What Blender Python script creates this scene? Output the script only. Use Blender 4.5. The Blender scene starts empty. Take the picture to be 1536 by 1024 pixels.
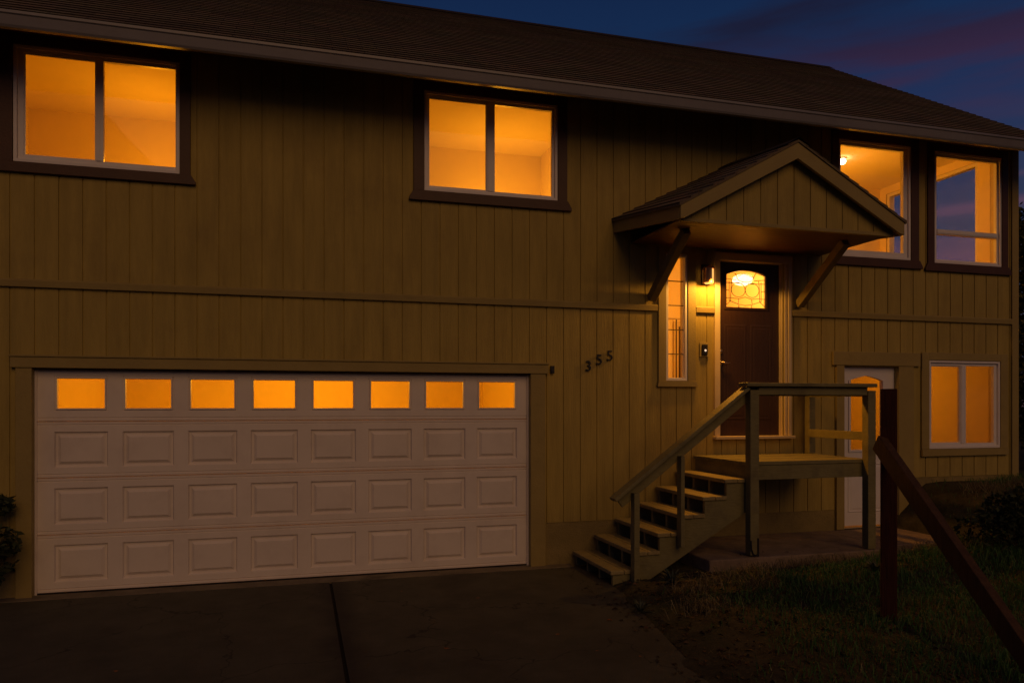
import bpy, bmesh, math, random
import numpy as np
from mathutils import Vector, Matrix, noise as mnoise

random.seed(7)
RNG = np.random.default_rng(7)
scene = bpy.context.scene
COL = scene.collection
R = math.radians

# ------------------------------------------------------------------ materials
MATS = {}


def mat(name, color, rough=0.6, spec=0.3, metallic=0.0, var=0.0, vscale=4.0, stretch=(1, 1, 1), bump=0.0, bscale=40.0, bstretch=(1, 1, 1), dirt=None):
    """Principled material: colour with noise variation, optional fine bump, optional dirt blotches (colour, scale, amount)."""
    m = bpy.data.materials.new(name)
    m.use_nodes = True
    nt = m.node_tree
    b = nt.nodes['Principled BSDF']
    b.inputs['Roughness'].default_value = rough
    b.inputs['Specular IOR Level'].default_value = spec
    b.inputs['Metallic'].default_value = metallic
    b.inputs['Base Color'].default_value = (*color, 1)
    tc = nt.nodes.new('ShaderNodeTexCoord')

    def mapped(sc):
        mp = nt.nodes.new('ShaderNodeMapping')
        mp.inputs['Scale'].default_value = sc
        nt.links.new(tc.outputs['Object'], mp.inputs['Vector'])
        return mp.outputs['Vector']
    sock = None
    if var > 0:
        n = nt.nodes.new('ShaderNodeTexNoise')
        n.inputs['Scale'].default_value = vscale
        n.inputs['Detail'].default_value = 6
        n.inputs['Roughness'].default_value = 0.65
        nt.links.new(mapped(stretch), n.inputs['Vector'])
        cr = nt.nodes.new('ShaderNodeValToRGB')
        cr.color_ramp.elements[0].position = 0.3
        cr.color_ramp.elements[1].position = 0.7
        cr.color_ramp.elements[0].color = (*[c * (1 - var) for c in color], 1)
        cr.color_ramp.elements[1].color = (*[min(1, c * (1 + var)) for c in color], 1)
        nt.links.new(n.outputs['Fac'], cr.inputs['Fac'])
        sock = cr.outputs['Color']
    if dirt:
        dc, ds, da = dirt
        n = nt.nodes.new('ShaderNodeTexNoise')
        n.inputs['Scale'].default_value = ds
        n.inputs['Detail'].default_value = 8
        n.inputs['Roughness'].default_value = 0.7
        nt.links.new(mapped((1, 1, 1)), n.inputs['Vector'])
        mr = nt.nodes.new('ShaderNodeMapRange')
        mr.inputs['From Min'].default_value = 0.5
        mr.inputs['From Max'].default_value = 0.72
        mr.inputs['To Max'].default_value = da
        nt.links.new(n.outputs['Fac'], mr.inputs['Value'])
        mx = nt.nodes.new('ShaderNodeMix')
        mx.data_type = 'RGBA'
        nt.links.new(mr.outputs['Result'], mx.inputs['Factor'])
        if sock:
            nt.links.new(sock, mx.inputs['A'])
        else:
            mx.inputs['A'].default_value = (*color, 1)
        mx.inputs['B'].default_value = (*dc, 1)
        sock = mx.outputs['Result']
    if sock:
        nt.links.new(sock, b.inputs['Base Color'])
    if bump > 0:
        n = nt.nodes.new('ShaderNodeTexNoise')
        n.inputs['Scale'].default_value = bscale
        n.inputs['Detail'].default_value = 5
        nt.links.new(mapped(bstretch), n.inputs['Vector'])
        bp = nt.nodes.new('ShaderNodeBump')
        bp.inputs['Strength'].default_value = bump
        bp.inputs['Distance'].default_value = 0.02
        nt.links.new(n.outputs['Fac'], bp.inputs['Height'])
        nt.links.new(bp.outputs['Normal'], b.inputs['Normal'])
    MATS[name] = m
    return m


OLIVE = (0.365, 0.272, 0.070)
M_SIDING = mat('siding paint', OLIVE, 0.65, 0.25, var=0.16, vscale=3.0, stretch=(3, 3, 0.35), bump=0.35, bscale=60, bstretch=(2.2, 2.2, 0.12), dirt=((0.2, 0.13, 0.05), 1.3, 0.35))
M_TRIM = mat('olive trim paint', (0.31, 0.235, 0.075), 0.6, 0.3, var=0.10, vscale=6, bump=0.15, bscale=50, dirt=((0.17, 0.12, 0.05), 3.0, 0.4))
M_TREAD = mat('lamplit tread paint', (0.28, 0.225, 0.095), 0.65, 0.3, var=0.16, vscale=7, bump=0.3, bscale=45, bstretch=(1, 0.3, 1), dirt=((0.12, 0.095, 0.055), 5.0, 0.6))  # stair paint made lighter, lamplight on the treads put into the colour
M_BRACE = mat('brace stain', (0.20, 0.15, 0.055), 0.6, 0.3, var=0.2, vscale=6, bump=0.2, bscale=40)
M_COPPER = mat('brushed copper', (0.62, 0.36, 0.16), 0.38, 0.5, metallic=1.0)
M_STAIR = mat('stair paint', (0.185, 0.162, 0.068), 0.6, 0.3, var=0.13, vscale=7, bump=0.25, bscale=45, bstretch=(0.3, 1, 1), dirt=((0.08, 0.065, 0.04), 4.0, 0.55))
M_BROWN = mat('brown trim paint', (0.072, 0.032, 0.016), 0.5, 0.35, var=0.12, vscale=7, bump=0.1, bscale=60)
M_WHITE = mat('white vinyl', (0.72, 0.68, 0.66), 0.4, 0.4, var=0.04, vscale=5)
M_GARAGE = mat('white door enamel', (0.74, 0.665, 0.58), 0.45, 0.4, var=0.05, vscale=1.6, bump=0.06, bscale=160, bstretch=(0.4, 1, 1), dirt=((0.5, 0.42, 0.36), 2.2, 0.3))
M_DOOR = mat('dark front door', (0.040, 0.017, 0.006), 0.45, 0.4, var=0.15, vscale=5, stretch=(8, 8, 0.5), bump=0.15, bscale=40, bstretch=(3, 3, 0.15))
M_CASING = mat('cream casing', (0.55, 0.44, 0.26), 0.5, 0.35, var=0.06, vscale=5)
M_GUTTER = mat('gutter metal', (0.215, 0.205, 0.215), 0.4, 0.5, var=0.12, vscale=1.2, stretch=(0.6, 1, 1), dirt=((0.12, 0.09, 0.07), 1.2, 0.4))
M_SOFFIT = mat('soffit board', (0.13, 0.085, 0.045), 0.7, 0.2, var=0.15, vscale=4, stretch=(0.4, 2, 2))
M_CONC = mat('foundation concrete', (0.16, 0.13, 0.085), 0.85, 0.2, var=0.2, vscale=5, bump=0.4, bscale=40, dirt=((0.06, 0.05, 0.04), 3, 0.6))
M_FOUND = mat('painted foundation', (0.25, 0.19, 0.07), 0.8, 0.2, var=0.14, vscale=5, bump=0.4, bscale=60, dirt=((0.12, 0.09, 0.05), 2.2, 0.6))
M_PAD = mat('pad concrete', (0.22, 0.16, 0.11), 0.85, 0.2, var=0.22, vscale=6, bump=0.4, bscale=50, dirt=((0.07, 0.05, 0.035), 2.5, 0.75))
M_DARKPOST = mat('dark red stained timber', (0.045, 0.013, 0.007), 0.75, 0.15, var=0.3, vscale=5, stretch=(5, 5, 0.6), bump=0.4, bscale=30, bstretch=(4, 4, 0.3), dirt=((0.02, 0.009, 0.006), 5, 0.6))
M_REDWOOD = mat('red brown stained timber', (0.070, 0.034, 0.012), 0.7, 0.2, var=0.3, vscale=5, stretch=(5, 5, 0.6), bump=0.4, bscale=30, bstretch=(4, 4, 0.3), dirt=((0.045, 0.02, 0.012), 5, 0.6))
M_METAL = mat('dark bronze metal', (0.06, 0.04, 0.03), 0.35, 0.5, metallic=0.8)
M_BLACK = mat('black plastic', (0.012, 0.011, 0.012), 0.4, 0.4)
M_NUM = mat('black painted metal', (0.01, 0.01, 0.012), 0.35, 0.5)
M_BRASS = mat('satin handle metal', (0.55, 0.42, 0.30), 0.3, 0.5, metallic=1.0)
M_LEAD = mat('lead came', (0.05, 0.035, 0.02), 0.5, 0.4)
M_ROOM = mat('room wall paint', (0.78, 0.66, 0.45), 0.8, 0.1, var=0.03, vscale=2)
M_CEIL = mat('room ceiling paint', (0.80, 0.70, 0.52), 0.85, 0.1, var=0.02, vscale=2)
M_FLOOR = mat('room floor carpet', (0.40, 0.28, 0.16), 0.9, 0.1, var=0.1, vscale=9)
M_BARK = mat('bark', (0.07, 0.05, 0.035), 0.9, 0.1, var=0.3, vscale=12, bump=0.6, bscale=25)
M_BACK = mat('wall sheathing', (0.10, 0.075, 0.04), 0.9, 0.1)


def leaf_mat(name, c0, c1, c2=None):
    m = bpy.data.materials.new(name)
    m.use_nodes = True
    nt = m.node_tree
    b = nt.nodes['Principled BSDF']
    b.inputs['Roughness'].default_value = 0.6
    b.inputs['Specular IOR Level'].default_value = 0.2
    g = nt.nodes.new('ShaderNodeNewGeometry')
    cr = nt.nodes.new('ShaderNodeValToRGB')
    cr.color_ramp.elements[0].color = (*c0, 1)
    cr.color_ramp.elements[1].color = (*c1, 1)
    if c2:
        cr.color_ramp.elements[1].position = 0.8
        e = cr.color_ramp.elements.new(1.0)
        e.color = (*c2, 1)
    nt.links.new(g.outputs['Random Per Island'], cr.inputs['Fac'])
    nt.links.new(cr.outputs['Color'], b.inputs['Base Color'])
    return m


M_GRASS = leaf_mat('grass blades', (0.028, 0.075, 0.018), (0.050, 0.125, 0.030), (0.12, 0.14, 0.06))
M_STRAW = leaf_mat('dry straw', (0.06, 0.045, 0.022), (0.15, 0.12, 0.06), (0.26, 0.22, 0.13))
M_LITTER = leaf_mat('leaf litter', (0.015, 0.010, 0.007), (0.045, 0.024, 0.012), (0.10, 0.05, 0.022))
M_LEAF = leaf_mat('dark foliage', (0.018, 0.026, 0.012), (0.045, 0.055, 0.02))
M_WEED = leaf_mat('grey green weed', (0.03, 0.042, 0.026), (0.08, 0.09, 0.065))
M_ORANGELEAF = leaf_mat('dry fallen leaf', (0.16, 0.045, 0.015), (0.30, 0.12, 0.03))

# ground dirt
M_GROUND = mat('soil', (0.048, 0.041, 0.023), 0.95, 0.1, var=0.45, vscale=5, bump=0.9, bscale=22, dirt=((0.036, 0.046, 0.018), 0.9, 0.9))
M_DRIVE = mat('driveway concrete', (0.074, 0.066, 0.043), 0.85, 0.2, var=0.22, vscale=2.2, bump=0.35, bscale=130, dirt=((0.043, 0.035, 0.024), 0.9, 0.8))
_nt = M_DRIVE.node_tree
_b = _nt.nodes['Principled BSDF']
_src = _b.inputs['Base Color'].links[0].from_socket
_tc = _nt.nodes.new('ShaderNodeTexCoord')
_sp = _nt.nodes.new('ShaderNodeSeparateXYZ')
_nt.links.new(_tc.outputs['Object'], _sp.inputs['Vector'])
_nz = _nt.nodes.new('ShaderNodeTexNoise')
_nz.inputs['Scale'].default_value = 4.0
_nz.inputs['Detail'].default_value = 6
_nt.links.new(_tc.outputs['Object'], _nz.inputs['Vector'])


def _m(op, a, b=None):
    n = _nt.nodes.new('ShaderNodeMath')
    n.operation = op
    for k, v in enumerate((a, b)):
        if v is None:
            continue
        if isinstance(v, (int, float)):
            n.inputs[k].default_value = v
        else:
            _nt.links.new(v, n.inputs[k])
    return n.outputs[0]


_d = _m('ABSOLUTE', _m('SUBTRACT', _sp.outputs['X'], 0.33))
_d = _m('ADD', _d, _m('MULTIPLY', _m('SUBTRACT', _nz.outputs['Fac'], 0.5), 0.22))
_mr = _nt.nodes.new('ShaderNodeMapRange')
_mr.inputs['From Min'].default_value = 0.02
_mr.inputs['From Max'].default_value = 0.20
_mr.inputs['To Min'].default_value = 0.75
_mr.inputs['To Max'].default_value = 0.0
_nt.links.new(_d, _mr.inputs['Value'])
_mx = _nt.nodes.new('ShaderNodeMix')
_mx.data_type = 'RGBA'
_nt.links.new(_mr.outputs['Result'], _mx.inputs['Factor'])
_nt.links.new(_src, _mx.inputs['A'])
_mx.inputs['B'].default_value = (0.030, 0.024, 0.020, 1)
_vo = _nt.nodes.new('ShaderNodeTexVoronoi')      # hairline cracks
_vo.feature = 'DISTANCE_TO_EDGE'
_vo.inputs['Scale'].default_value = 0.55
_ds = _nt.nodes.new('ShaderNodeVectorMath')
_ds.operation = 'ADD'
_sc = _nt.nodes.new('ShaderNodeVectorMath')
_sc.operation = 'SCALE'
_sc.inputs['Scale'].default_value = 0.5
_nt.links.new(_nz.outputs['Color'], _sc.inputs[0])
_nt.links.new(_tc.outputs['Object'], _ds.inputs[0])
_nt.links.new(_sc.outputs[0], _ds.inputs[1])
_nt.links.new(_ds.outputs[0], _vo.inputs['Vector'])
_ck = _m('LESS_THAN', _vo.outputs['Distance'], 0.0035)
_m2 = _nt.nodes.new('ShaderNodeMix')
_m2.data_type = 'RGBA'
_nt.links.new(_m('MULTIPLY', _ck, 0.7), _m2.inputs['Factor'])
_nt.links.new(_mx.outputs['Result'], _m2.inputs['A'])
_m2.inputs['B'].default_value = (0.02, 0.016, 0.013, 1)
_nt.links.new(_m2.outputs['Result'], _b.inputs['Base Color'])
M_JOINT = mat('joint filler', (0.018, 0.014, 0.012), 0.9, 0.1)


def glass_mat(name, refl=0.07, rough=0.02, tint=(1, 1, 1), trans=0.0):
    m = bpy.data.materials.new(name)
    m.use_nodes = True
    nt = m.node_tree
    nt.nodes.remove(nt.nodes['Principled BSDF'])
    out = nt.nodes['Material Output']
    t = nt.nodes.new('ShaderNodeBsdfTransparent')
    t.inputs['Color'].default_value = (*tint, 1)
    g = nt.nodes.new('ShaderNodeBsdfGlossy')
    g.inputs['Roughness'].default_value = rough
    mx = nt.nodes.new('ShaderNodeMixShader')
    lw_ = nt.nodes.new('ShaderNodeLayerWeight')
    lw_.inputs['Blend'].default_value = 0.5
    pw = nt.nodes.new('ShaderNodeMath')
    pw.operation = 'POWER'
    pw.inputs[1].default_value = 5.0
    nt.links.new(lw_.outputs['Facing'], pw.inputs[0])
    ma = nt.nodes.new('ShaderNodeMath')
    ma.operation = 'MULTIPLY_ADD'
    ma.inputs[1].default_value = 0.9
    ma.inputs[2].default_value = refl * 0.2
    nt.links.new(pw.outputs[0], ma.inputs[0])
    nt.links.new(ma.outputs[0], mx.inputs['Fac'])
    last = t.outputs['BSDF']
    if trans > 0:
        tl = nt.nodes.new('ShaderNodeBsdfTranslucent')
        tl.inputs['Color'].default_value = (1.0, 0.85, 0.6, 1)
        m2 = nt.nodes.new('ShaderNodeMixShader')
        m2.inputs['Fac'].default_value = trans
        nt.links.new(last, m2.inputs[1])
        nt.links.new(tl.outputs['BSDF'], m2.inputs[2])
        last = m2.outputs['Shader']
    nt.links.new(last, mx.inputs[1])
    nt.links.new(g.outputs['BSDF'], mx.inputs[2])
    nt.links.new(mx.outputs['Shader'], out.inputs['Surface'])
    return m


M_GLASS = glass_mat('window glass')
M_FROST = glass_mat('hammered glass', rough=0.2, trans=0.55)


def emit_mat(name, color, strength):
    m = bpy.data.materials.new(name)
    m.use_nodes = True
    b = m.node_tree.nodes['Principled BSDF']
    b.inputs['Base Color'].default_value = (*color, 1)
    b.inputs['Emission Color'].default_value = (*color, 1)
    b.inputs['Emission Strength'].default_value = strength
    return m


def shingle_mat():
    m = bpy.data.materials.new('asphalt shingles')
    m.use_nodes = True
    nt = m.node_tree
    b = nt.nodes['Principled BSDF']
    b.inputs['Roughness'].default_value = 0.9
    b.inputs['Specular IOR Level'].default_value = 0.15
    tc = nt.nodes.new('ShaderNodeTexCoord')
    mp = nt.nodes.new('ShaderNodeMapping')
    mp.inputs['Scale'].default_value = (1, 1.188, 1)
    nt.links.new(tc.outputs['UV'], mp.inputs['Vector'])
    mp.inputs['Scale'].default_value = (1, 1, 1)
    br = nt.nodes.new('ShaderNodeTexBrick')
    br.inputs['Scale'].default_value = 1.0
    br.inputs['Brick Width'].default_value = 0.31
    br.inputs['Row Height'].default_value = 0.14
    br.inputs['Mortar Size'].default_value = 0.004
    br.inputs['Color1'].default_value = (0.17, 0.135, 0.085, 1)
    br.inputs['Color2'].default_value = (0.27, 0.205, 0.128, 1)
    br.inputs['Mortar'].default_value = (0.06, 0.045, 0.03, 1)
    nt.links.new(mp.outputs['Vector'], br.inputs['Vector'])
    n = nt.nodes.new('ShaderNodeTexNoise')
    n.inputs['Scale'].default_value = 3.0
    n.inputs['Detail'].default_value = 9
    n.inputs['Roughness'].default_value = 0.75
    nt.links.new(tc.outputs['Object'], n.inputs['Vector'])
    mx = nt.nodes.new('ShaderNodeMix')
    mx.data_type = 'RGBA'
    mx.blend_type = 'MULTIPLY'
    mx.inputs['Factor'].default_value = 0.55
    nt.links.new(br.outputs['Color'], mx.inputs['A'])
    nt.links.new(n.outputs['Color'], mx.inputs['B'])
    gm = nt.nodes.new('ShaderNodeMix')
    gm.data_type = 'RGBA'
    gm.inputs['Factor'].default_value = 0.0
    nt.links.new(mx.outputs['Result'], gm.inputs['A'])
    nt.links.new(gm.outputs['Result'], b.inputs['Base Color'])
    g = nt.nodes.new('ShaderNodeTexNoise')
    g.inputs['Scale'].default_value = 180
    nt.links.new(tc.outputs['Object'], g.inputs['Vector'])
    bp = nt.nodes.new('ShaderNodeBump')
    bp.inputs['Strength'].default_value = 0.3
    bp.inputs['Distance'].default_value = 0.01
    nt.links.new(g.outputs['Fac'], bp.inputs['Height'])
    nt.links.new(bp.outputs['Normal'], b.inputs['Normal'])
    return m


M_SHINGLE = shingle_mat()

# ------------------------------------------------------------------ mesh helpers


class MB:
    def __init__(self):
        self.v, self.f, self.uv = [], [], {}

    def face(self, pts, uvs=None):
        n = len(self.v)
        self.v += [tuple(p) for p in pts]
        if uvs:
            self.uv[len(self.f)] = uvs
        self.f.append(list(range(n, n + len(pts))))
        return self

    def poly(self, verts, faces):
        n = len(self.v)
        self.v += [tuple(p) for p in verts]
        self.f += [[i + n for i in f] for f in faces]
        return self

    def box(self, x0, x1, y0, y1, z0, z1):
        v = [(x, y, z) for x in (x0, x1) for y in (y0, y1) for z in (z0, z1)]
        return self.poly(v, [(0, 1, 3, 2), (4, 6, 7, 5), (0, 4, 5, 1), (2, 3, 7, 6), (0, 2, 6, 4), (1, 5, 7, 3)])

    def prism(self, pts, axis, a, b):
        """closed polygon pts (2-D) extruded along axis from a to b. axis 'x': (y,z); 'y': (x,z); 'z': (x,y)"""
        def P(p, t):
            return {'x': (t, p[0], p[1]), 'y': (p[0], t, p[1]), 'z': (p[0], p[1], t)}[axis]
        n = len(pts)
        v = [P(p, a) for p in pts] + [P(p, b) for p in pts]
        f = [tuple(range(n))[::-1], tuple(range(n, 2 * n))]
        f += [(i, (i + 1) % n, (i + 1) % n + n, i + n) for i in range(n)]
        return self.poly(v, f)

    def ring(self, x0, x1, z0, z1, w, y0, y1, wl=None, wr=None, wt=None, wb=None):
        """rectangular frame in the xz plane, mitre-free closed ring"""
        wl = w if wl is None else wl
        wr = w if wr is None else wr
        wt = w if wt is None else wt
        wb = w if wb is None else wb
        o = [(x0, z0), (x1, z0), (x1, z1), (x0, z1)]
        i = [(x0 + wl, z0 + wb), (x1 - wr, z0 + wb), (x1 - wr, z1 - wt), (x0 + wl, z1 - wt)]
        v = [(p[0], y, p[1]) for y in (y0, y1) for p in o + i]
        f = []
        for k in range(4):
            l = (k + 1) % 4
            f.append((k, l, l + 4, k + 4))
            f.append((k + 8, k + 12, l + 12, l + 8))
            f.append((k, k + 8, l + 8, l))
            f.append((k + 4, l + 4, l + 12, k + 12))
        return self.poly(v, f)

    def tube(self, pts, r, n=8, cap=True):
        pts = [Vector(p) for p in pts]
        rr = r if isinstance(r, (list, tuple)) else [r] * len(pts)
        base = len(self.v)
        for i, p in enumerate(pts):
            d = (pts[min(i + 1, len(pts) - 1)] - pts[max(i - 1, 0)]).normalized()
            u = d.orthogonal().normalized() if i == 0 else (u - d * u.dot(d)).normalized()
            w = d.cross(u)
            for k in range(n):
                a = 2 * math.pi * k / n
                q = p + (u * math.cos(a) + w * math.sin(a)) * rr[i]
                self.v.append(tuple(q))
        for i in range(len(pts) - 1):
            for k in range(n):
                a = base + i * n + k
                b = base + i * n + (k + 1) % n
                self.f.append([a, b, b + n, a + n])
        if cap:
            self.f.append([base + k for k in range(n)][::-1])
            self.f.append([base + (len(pts) - 1) * n + k for k in range(n)])
        return self

    def beam(self, p, q, w, h, up=(0, 0, 1)):
        """board from p to q (centre line), w sideways, h along up"""
        p, q = Vector(p), Vector(q)
        d = (q - p).normalized()
        s = d.cross(Vector(up)).normalized()
        u = s.cross(d).normalized()
        v = []
        for c in (p, q):
            for a, b in ((-1, -1), (1, -1), (1, 1), (-1, 1)):
                v.append(tuple(c + s * (a * w / 2) + u * (b * h / 2)))
        return self.poly(v, [(0, 1, 2, 3), (7, 6, 5, 4), (0, 4, 5, 1), (1, 5, 6, 2), (2, 6, 7, 3), (3, 7, 4, 0)])

    def lathe(self, c, prof, n=20, a0=0.0, a1=2 * math.pi):
        full = abs(a1 - a0 - 2 * math.pi) < 1e-6
        m = n if full else n + 1
        base = len(self.v)
        for r, z in prof:
            for k in range(m):
                a = a0 + (a1 - a0) * k / n
                self.v.append((c[0] + r * math.cos(a), c[1] + r * math.sin(a), c[2] + z))
        for i in range(len(prof) - 1):
            for k in range(n):
                a = base + i * m + k
                b = base + i * m + (k + 1) % m
                self.f.append([a, b, b + m, a + m])
        return self


def wloc(o):
    v = Vector((0, 0, 0))
    while o is not None:
        v += o.location
        o = o.parent
    return v


def obj(name, mb, m, parent=None, bevel=0.0, smooth=False, origin=None, fix=True):
    me = bpy.data.meshes.new(name)
    o = bpy.data.objects.new(name, me)
    COL.objects.link(o)
    if parent is not None:
        o.parent = parent
        off = wloc(parent)
    else:
        off = Vector(origin) if origin else Vector((0, 0, 0))
        o.location = off
    me.from_pydata([(a[0] - off.x, a[1] - off.y, a[2] - off.z) for a in mb.v], [], mb.f)
    if mb.uv:
        uvl = me.uv_layers.new(name='UVMap')
        for p in me.polygons:
            u = mb.uv.get(p.index)
            if u:
                for li, t in zip(p.loop_indices, u):
                    uvl.data[li].uv = t
    me.materials.append(m)
    me.validate()
    if fix:
        bm = bmesh.new()
        bm.from_mesh(me)
        bmesh.ops.remove_doubles(bm, verts=bm.verts, dist=1e-5)
        bmesh.ops.recalc_face_normals(bm, faces=bm.faces)
        bm.to_mesh(me)
        bm.free()
    if smooth:
        for p in me.polygons:
            p.use_smooth = True
    if bevel > 0:
        b = o.modifiers.new('bevel', 'BEVEL')
        b.width = bevel
        b.segments = 2
        b.limit_method = 'ANGLE'
        b.angle_limit = R(40)
    return o


def tag(o, label=None, cat=None, group=None, kind=None):
    if label:
        o['label'] = label
    if cat:
        o['category'] = cat
    if group:
        o['group'] = group
    if kind:
        o['kind'] = kind
    return o


def thing(name, label, cat, loc, group=None):
    o = bpy.data.objects.new(name, None)
    o.empty_display_size = 0.2
    COL.objects.link(o)
    o.location = loc
    return tag(o, label, cat, group)


def tr(t, x0, x1):
    t = max(0.0, min(1.0, (t - x0) / (x1 - x0)))
    return t * t * (3 - 2 * t)


# ------------------------------------------------------------------ camera
F_PX, CAM_D, CAM_H, HORIZ = 1118.0, 8.0, 1.81, 607.0
cam = bpy.data.cameras.new('camera')
camo = bpy.data.objects.new('camera', cam)
COL.objects.link(camo)
cam.sensor_width = 36
cam.lens = F_PX / 1536 * 36
cam.shift_y = (HORIZ - 512) / 1536
cam.clip_end = 2000
camo.location = (0, -CAM_D, CAM_H)
camo.rotation_euler = (R(90), 0, -math.atan(318 / 1118))
scene.camera = camo

# ------------------------------------------------------------------ world: dusk sky with thin lit clouds
w = bpy.data.worlds.new('World')
scene.world = w
w.use_nodes = True
nt = w.node_tree
bg = nt.nodes['Background']
tc = nt.nodes.new('ShaderNodeTexCoord')
sep = nt.nodes.new('ShaderNodeSeparateXYZ')
nt.links.new(tc.outputs['Generated'], sep.inputs['Vector'])
ramp = nt.nodes.new('ShaderNodeValToRGB')
E_ = ramp.color_ramp.elements
E_[0].position = 0.0
E_[0].color = (0.016, 0.013, 0.014, 1)
E_[1].position = 0.72
E_[1].color = (0.0035, 0.0095, 0.038, 1)
for p, c in ((0.16, (0.029, 0.038, 0.068, 1)), (0.26, (0.024, 0.034, 0.080, 1)), (0.33, (0.0140, 0.029, 0.088, 1)), (0.43, (0.0075, 0.0235, 0.074, 1)), (0.55, (0.005, 0.013, 0.050, 1))):
    e = E_.new(p)
    e.color = c
nt.links.new(sep.outputs['Z'], ramp.inputs['Fac'])
mp = nt.nodes.new('ShaderNodeMapping')
mp.inputs['Scale'].default_value = (1.0, 1.0, 7.0)
mp.inputs['Rotation'].default_value = (R(6), R(-5), R(20))
mp.inputs['Location'].default_value = (0.35, 0.2, 0.55)
nt.links.new(tc.outputs['Generated'], mp.inputs['Vector'])
cn = nt.nodes.new('ShaderNodeTexNoise')
cn.inputs['Scale'].default_value = 2.1
cn.inputs['Detail'].default_value = 5
cn.inputs['Roughness'].default_value = 0.5
cn.inputs['Distortion'].default_value = 0.3
nt.links.new(mp.outputs['Vector'], cn.inputs['Vector'])
cm = nt.nodes.new('ShaderNodeMapRange')
cm.interpolation_type = 'SMOOTHSTEP'
cm.inputs['From Min'].default_value = 0.52
cm.inputs['From Max'].default_value = 0.74
cm.inputs['To Max'].default_value = 0.85
nt.links.new(cn.outputs['Fac'], cm.inputs['Value'])
cr = nt.nodes.new('ShaderNodeValToRGB')     # cloud colour by height: rosy low, plum high
cr.color_ramp.elements[0].position = 0.1
cr.color_ramp.elements[0].color = (0.115, 0.050, 0.072, 1)
cr.color_ramp.elements[1].position = 0.43
cr.color_ramp.elements[1].color = (0.0115, 0.0095, 0.025, 1)
e = cr.color_ramp.elements.new(0.37)
e.color = (0.040, 0.018, 0.046, 1)
e = cr.color_ramp.elements.new(0.30)
e.color = (0.042, 0.030, 0.072, 1)
nt.links.new(sep.outputs['Z'], cr.inputs['Fac'])
mx = nt.nodes.new('ShaderNodeMix')
mx.data_type = 'RGBA'
nt.links.new(cm.outputs['Result'], mx.inputs['Factor'])
nt.links.new(ramp.outputs['Color'], mx.inputs['A'])
nt.links.new(cr.outputs['Color'], mx.inputs['B'])
# thin rosy bands low over the horizon
mp2 = nt.nodes.new('ShaderNodeMapping')
mp2.inputs['Scale'].default_value = (0.9, 0.9, 17.0)
mp2.inputs['Location'].default_value = (3.1, 1.4, 0.30)
nt.links.new(tc.outputs['Generated'], mp2.inputs['Vector'])
n2 = nt.nodes.new('ShaderNodeTexNoise')
n2.inputs['Scale'].default_value = 1.7
n2.inputs['Detail'].default_value = 4
nt.links.new(mp2.outputs['Vector'], n2.inputs['Vector'])
m2 = nt.nodes.new('ShaderNodeMapRange')
m2.interpolation_type = 'SMOOTHSTEP'
m2.inputs['From Min'].default_value = 0.47
m2.inputs['From Max'].default_value = 0.66
m2.inputs['To Max'].default_value = 0.8
nt.links.new(n2.outputs['Fac'], m2.inputs['Value'])
hm = nt.nodes.new('ShaderNodeValToRGB')
hm.color_ramp.elements[0].position = 0.10
hm.color_ramp.elements[0].color = (0.4, 0.4, 0.4, 1)
hm.color_ramp.elements[1].position = 0.32
hm.color_ramp.elements[1].color = (0, 0, 0, 1)
e = hm.color_ramp.elements.new(0.22)
e.color = (1, 1, 1, 1)
nt.links.new(sep.outputs['Z'], hm.inputs['Fac'])
mm = nt.nodes.new('ShaderNodeMath')
mm.operation = 'MULTIPLY'
nt.links.new(m2.outputs['Result'], mm.inputs[0])
nt.links.new(hm.outputs['Color'], mm.inputs[1])
mx2 = nt.nodes.new('ShaderNodeMix')
mx2.data_type = 'RGBA'
nt.links.new(mm.outputs[0], mx2.inputs['Factor'])
nt.links.new(mx.outputs['Result'], mx2.inputs['A'])
mx2.inputs['B'].default_value = (0.125, 0.058, 0.095, 1)
nt.links.new(mx2.outputs['Result'], bg.inputs['Color'])
bg.inputs['Strength'].default_value = 1.0

sun = bpy.data.lights.new('afterglow', 'SUN')
sun.energy = 0.475
sun.angle = R(40)
sun.color = (1.0, 0.525, 0.19)
suno = bpy.data.objects.new('afterglow', sun)
COL.objects.link(suno)
az, el = R(5), R(31)          # from in front of the house, slightly to the right
d = Vector((math.sin(az) * math.cos(el), -math.cos(az) * math.cos(el), math.sin(el)))
suno.rotation_euler = d.to_track_quat('Z', 'Y').to_euler()
suno.location = d * 40


def lamp(name, loc, power, color, size=0.08, kind='POINT', spot=None, rot=None):
    l = bpy.data.lights.new(name, kind)
    l.energy = power
    l.color = color
    l.shadow_soft_size = size
    if kind == 'SPOT':
        l.spot_size = spot
        l.spot_blend = 0.6
    o = bpy.data.objects.new(name, l)
    o.location = loc
    if rot:
        o.rotation_euler = rot
    COL.objects.link(o)
    return o


# ------------------------------------------------------------------ terrain and driveway
def edge(y):
    return 3.02 + 0.19 * (y + 1.29)


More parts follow.
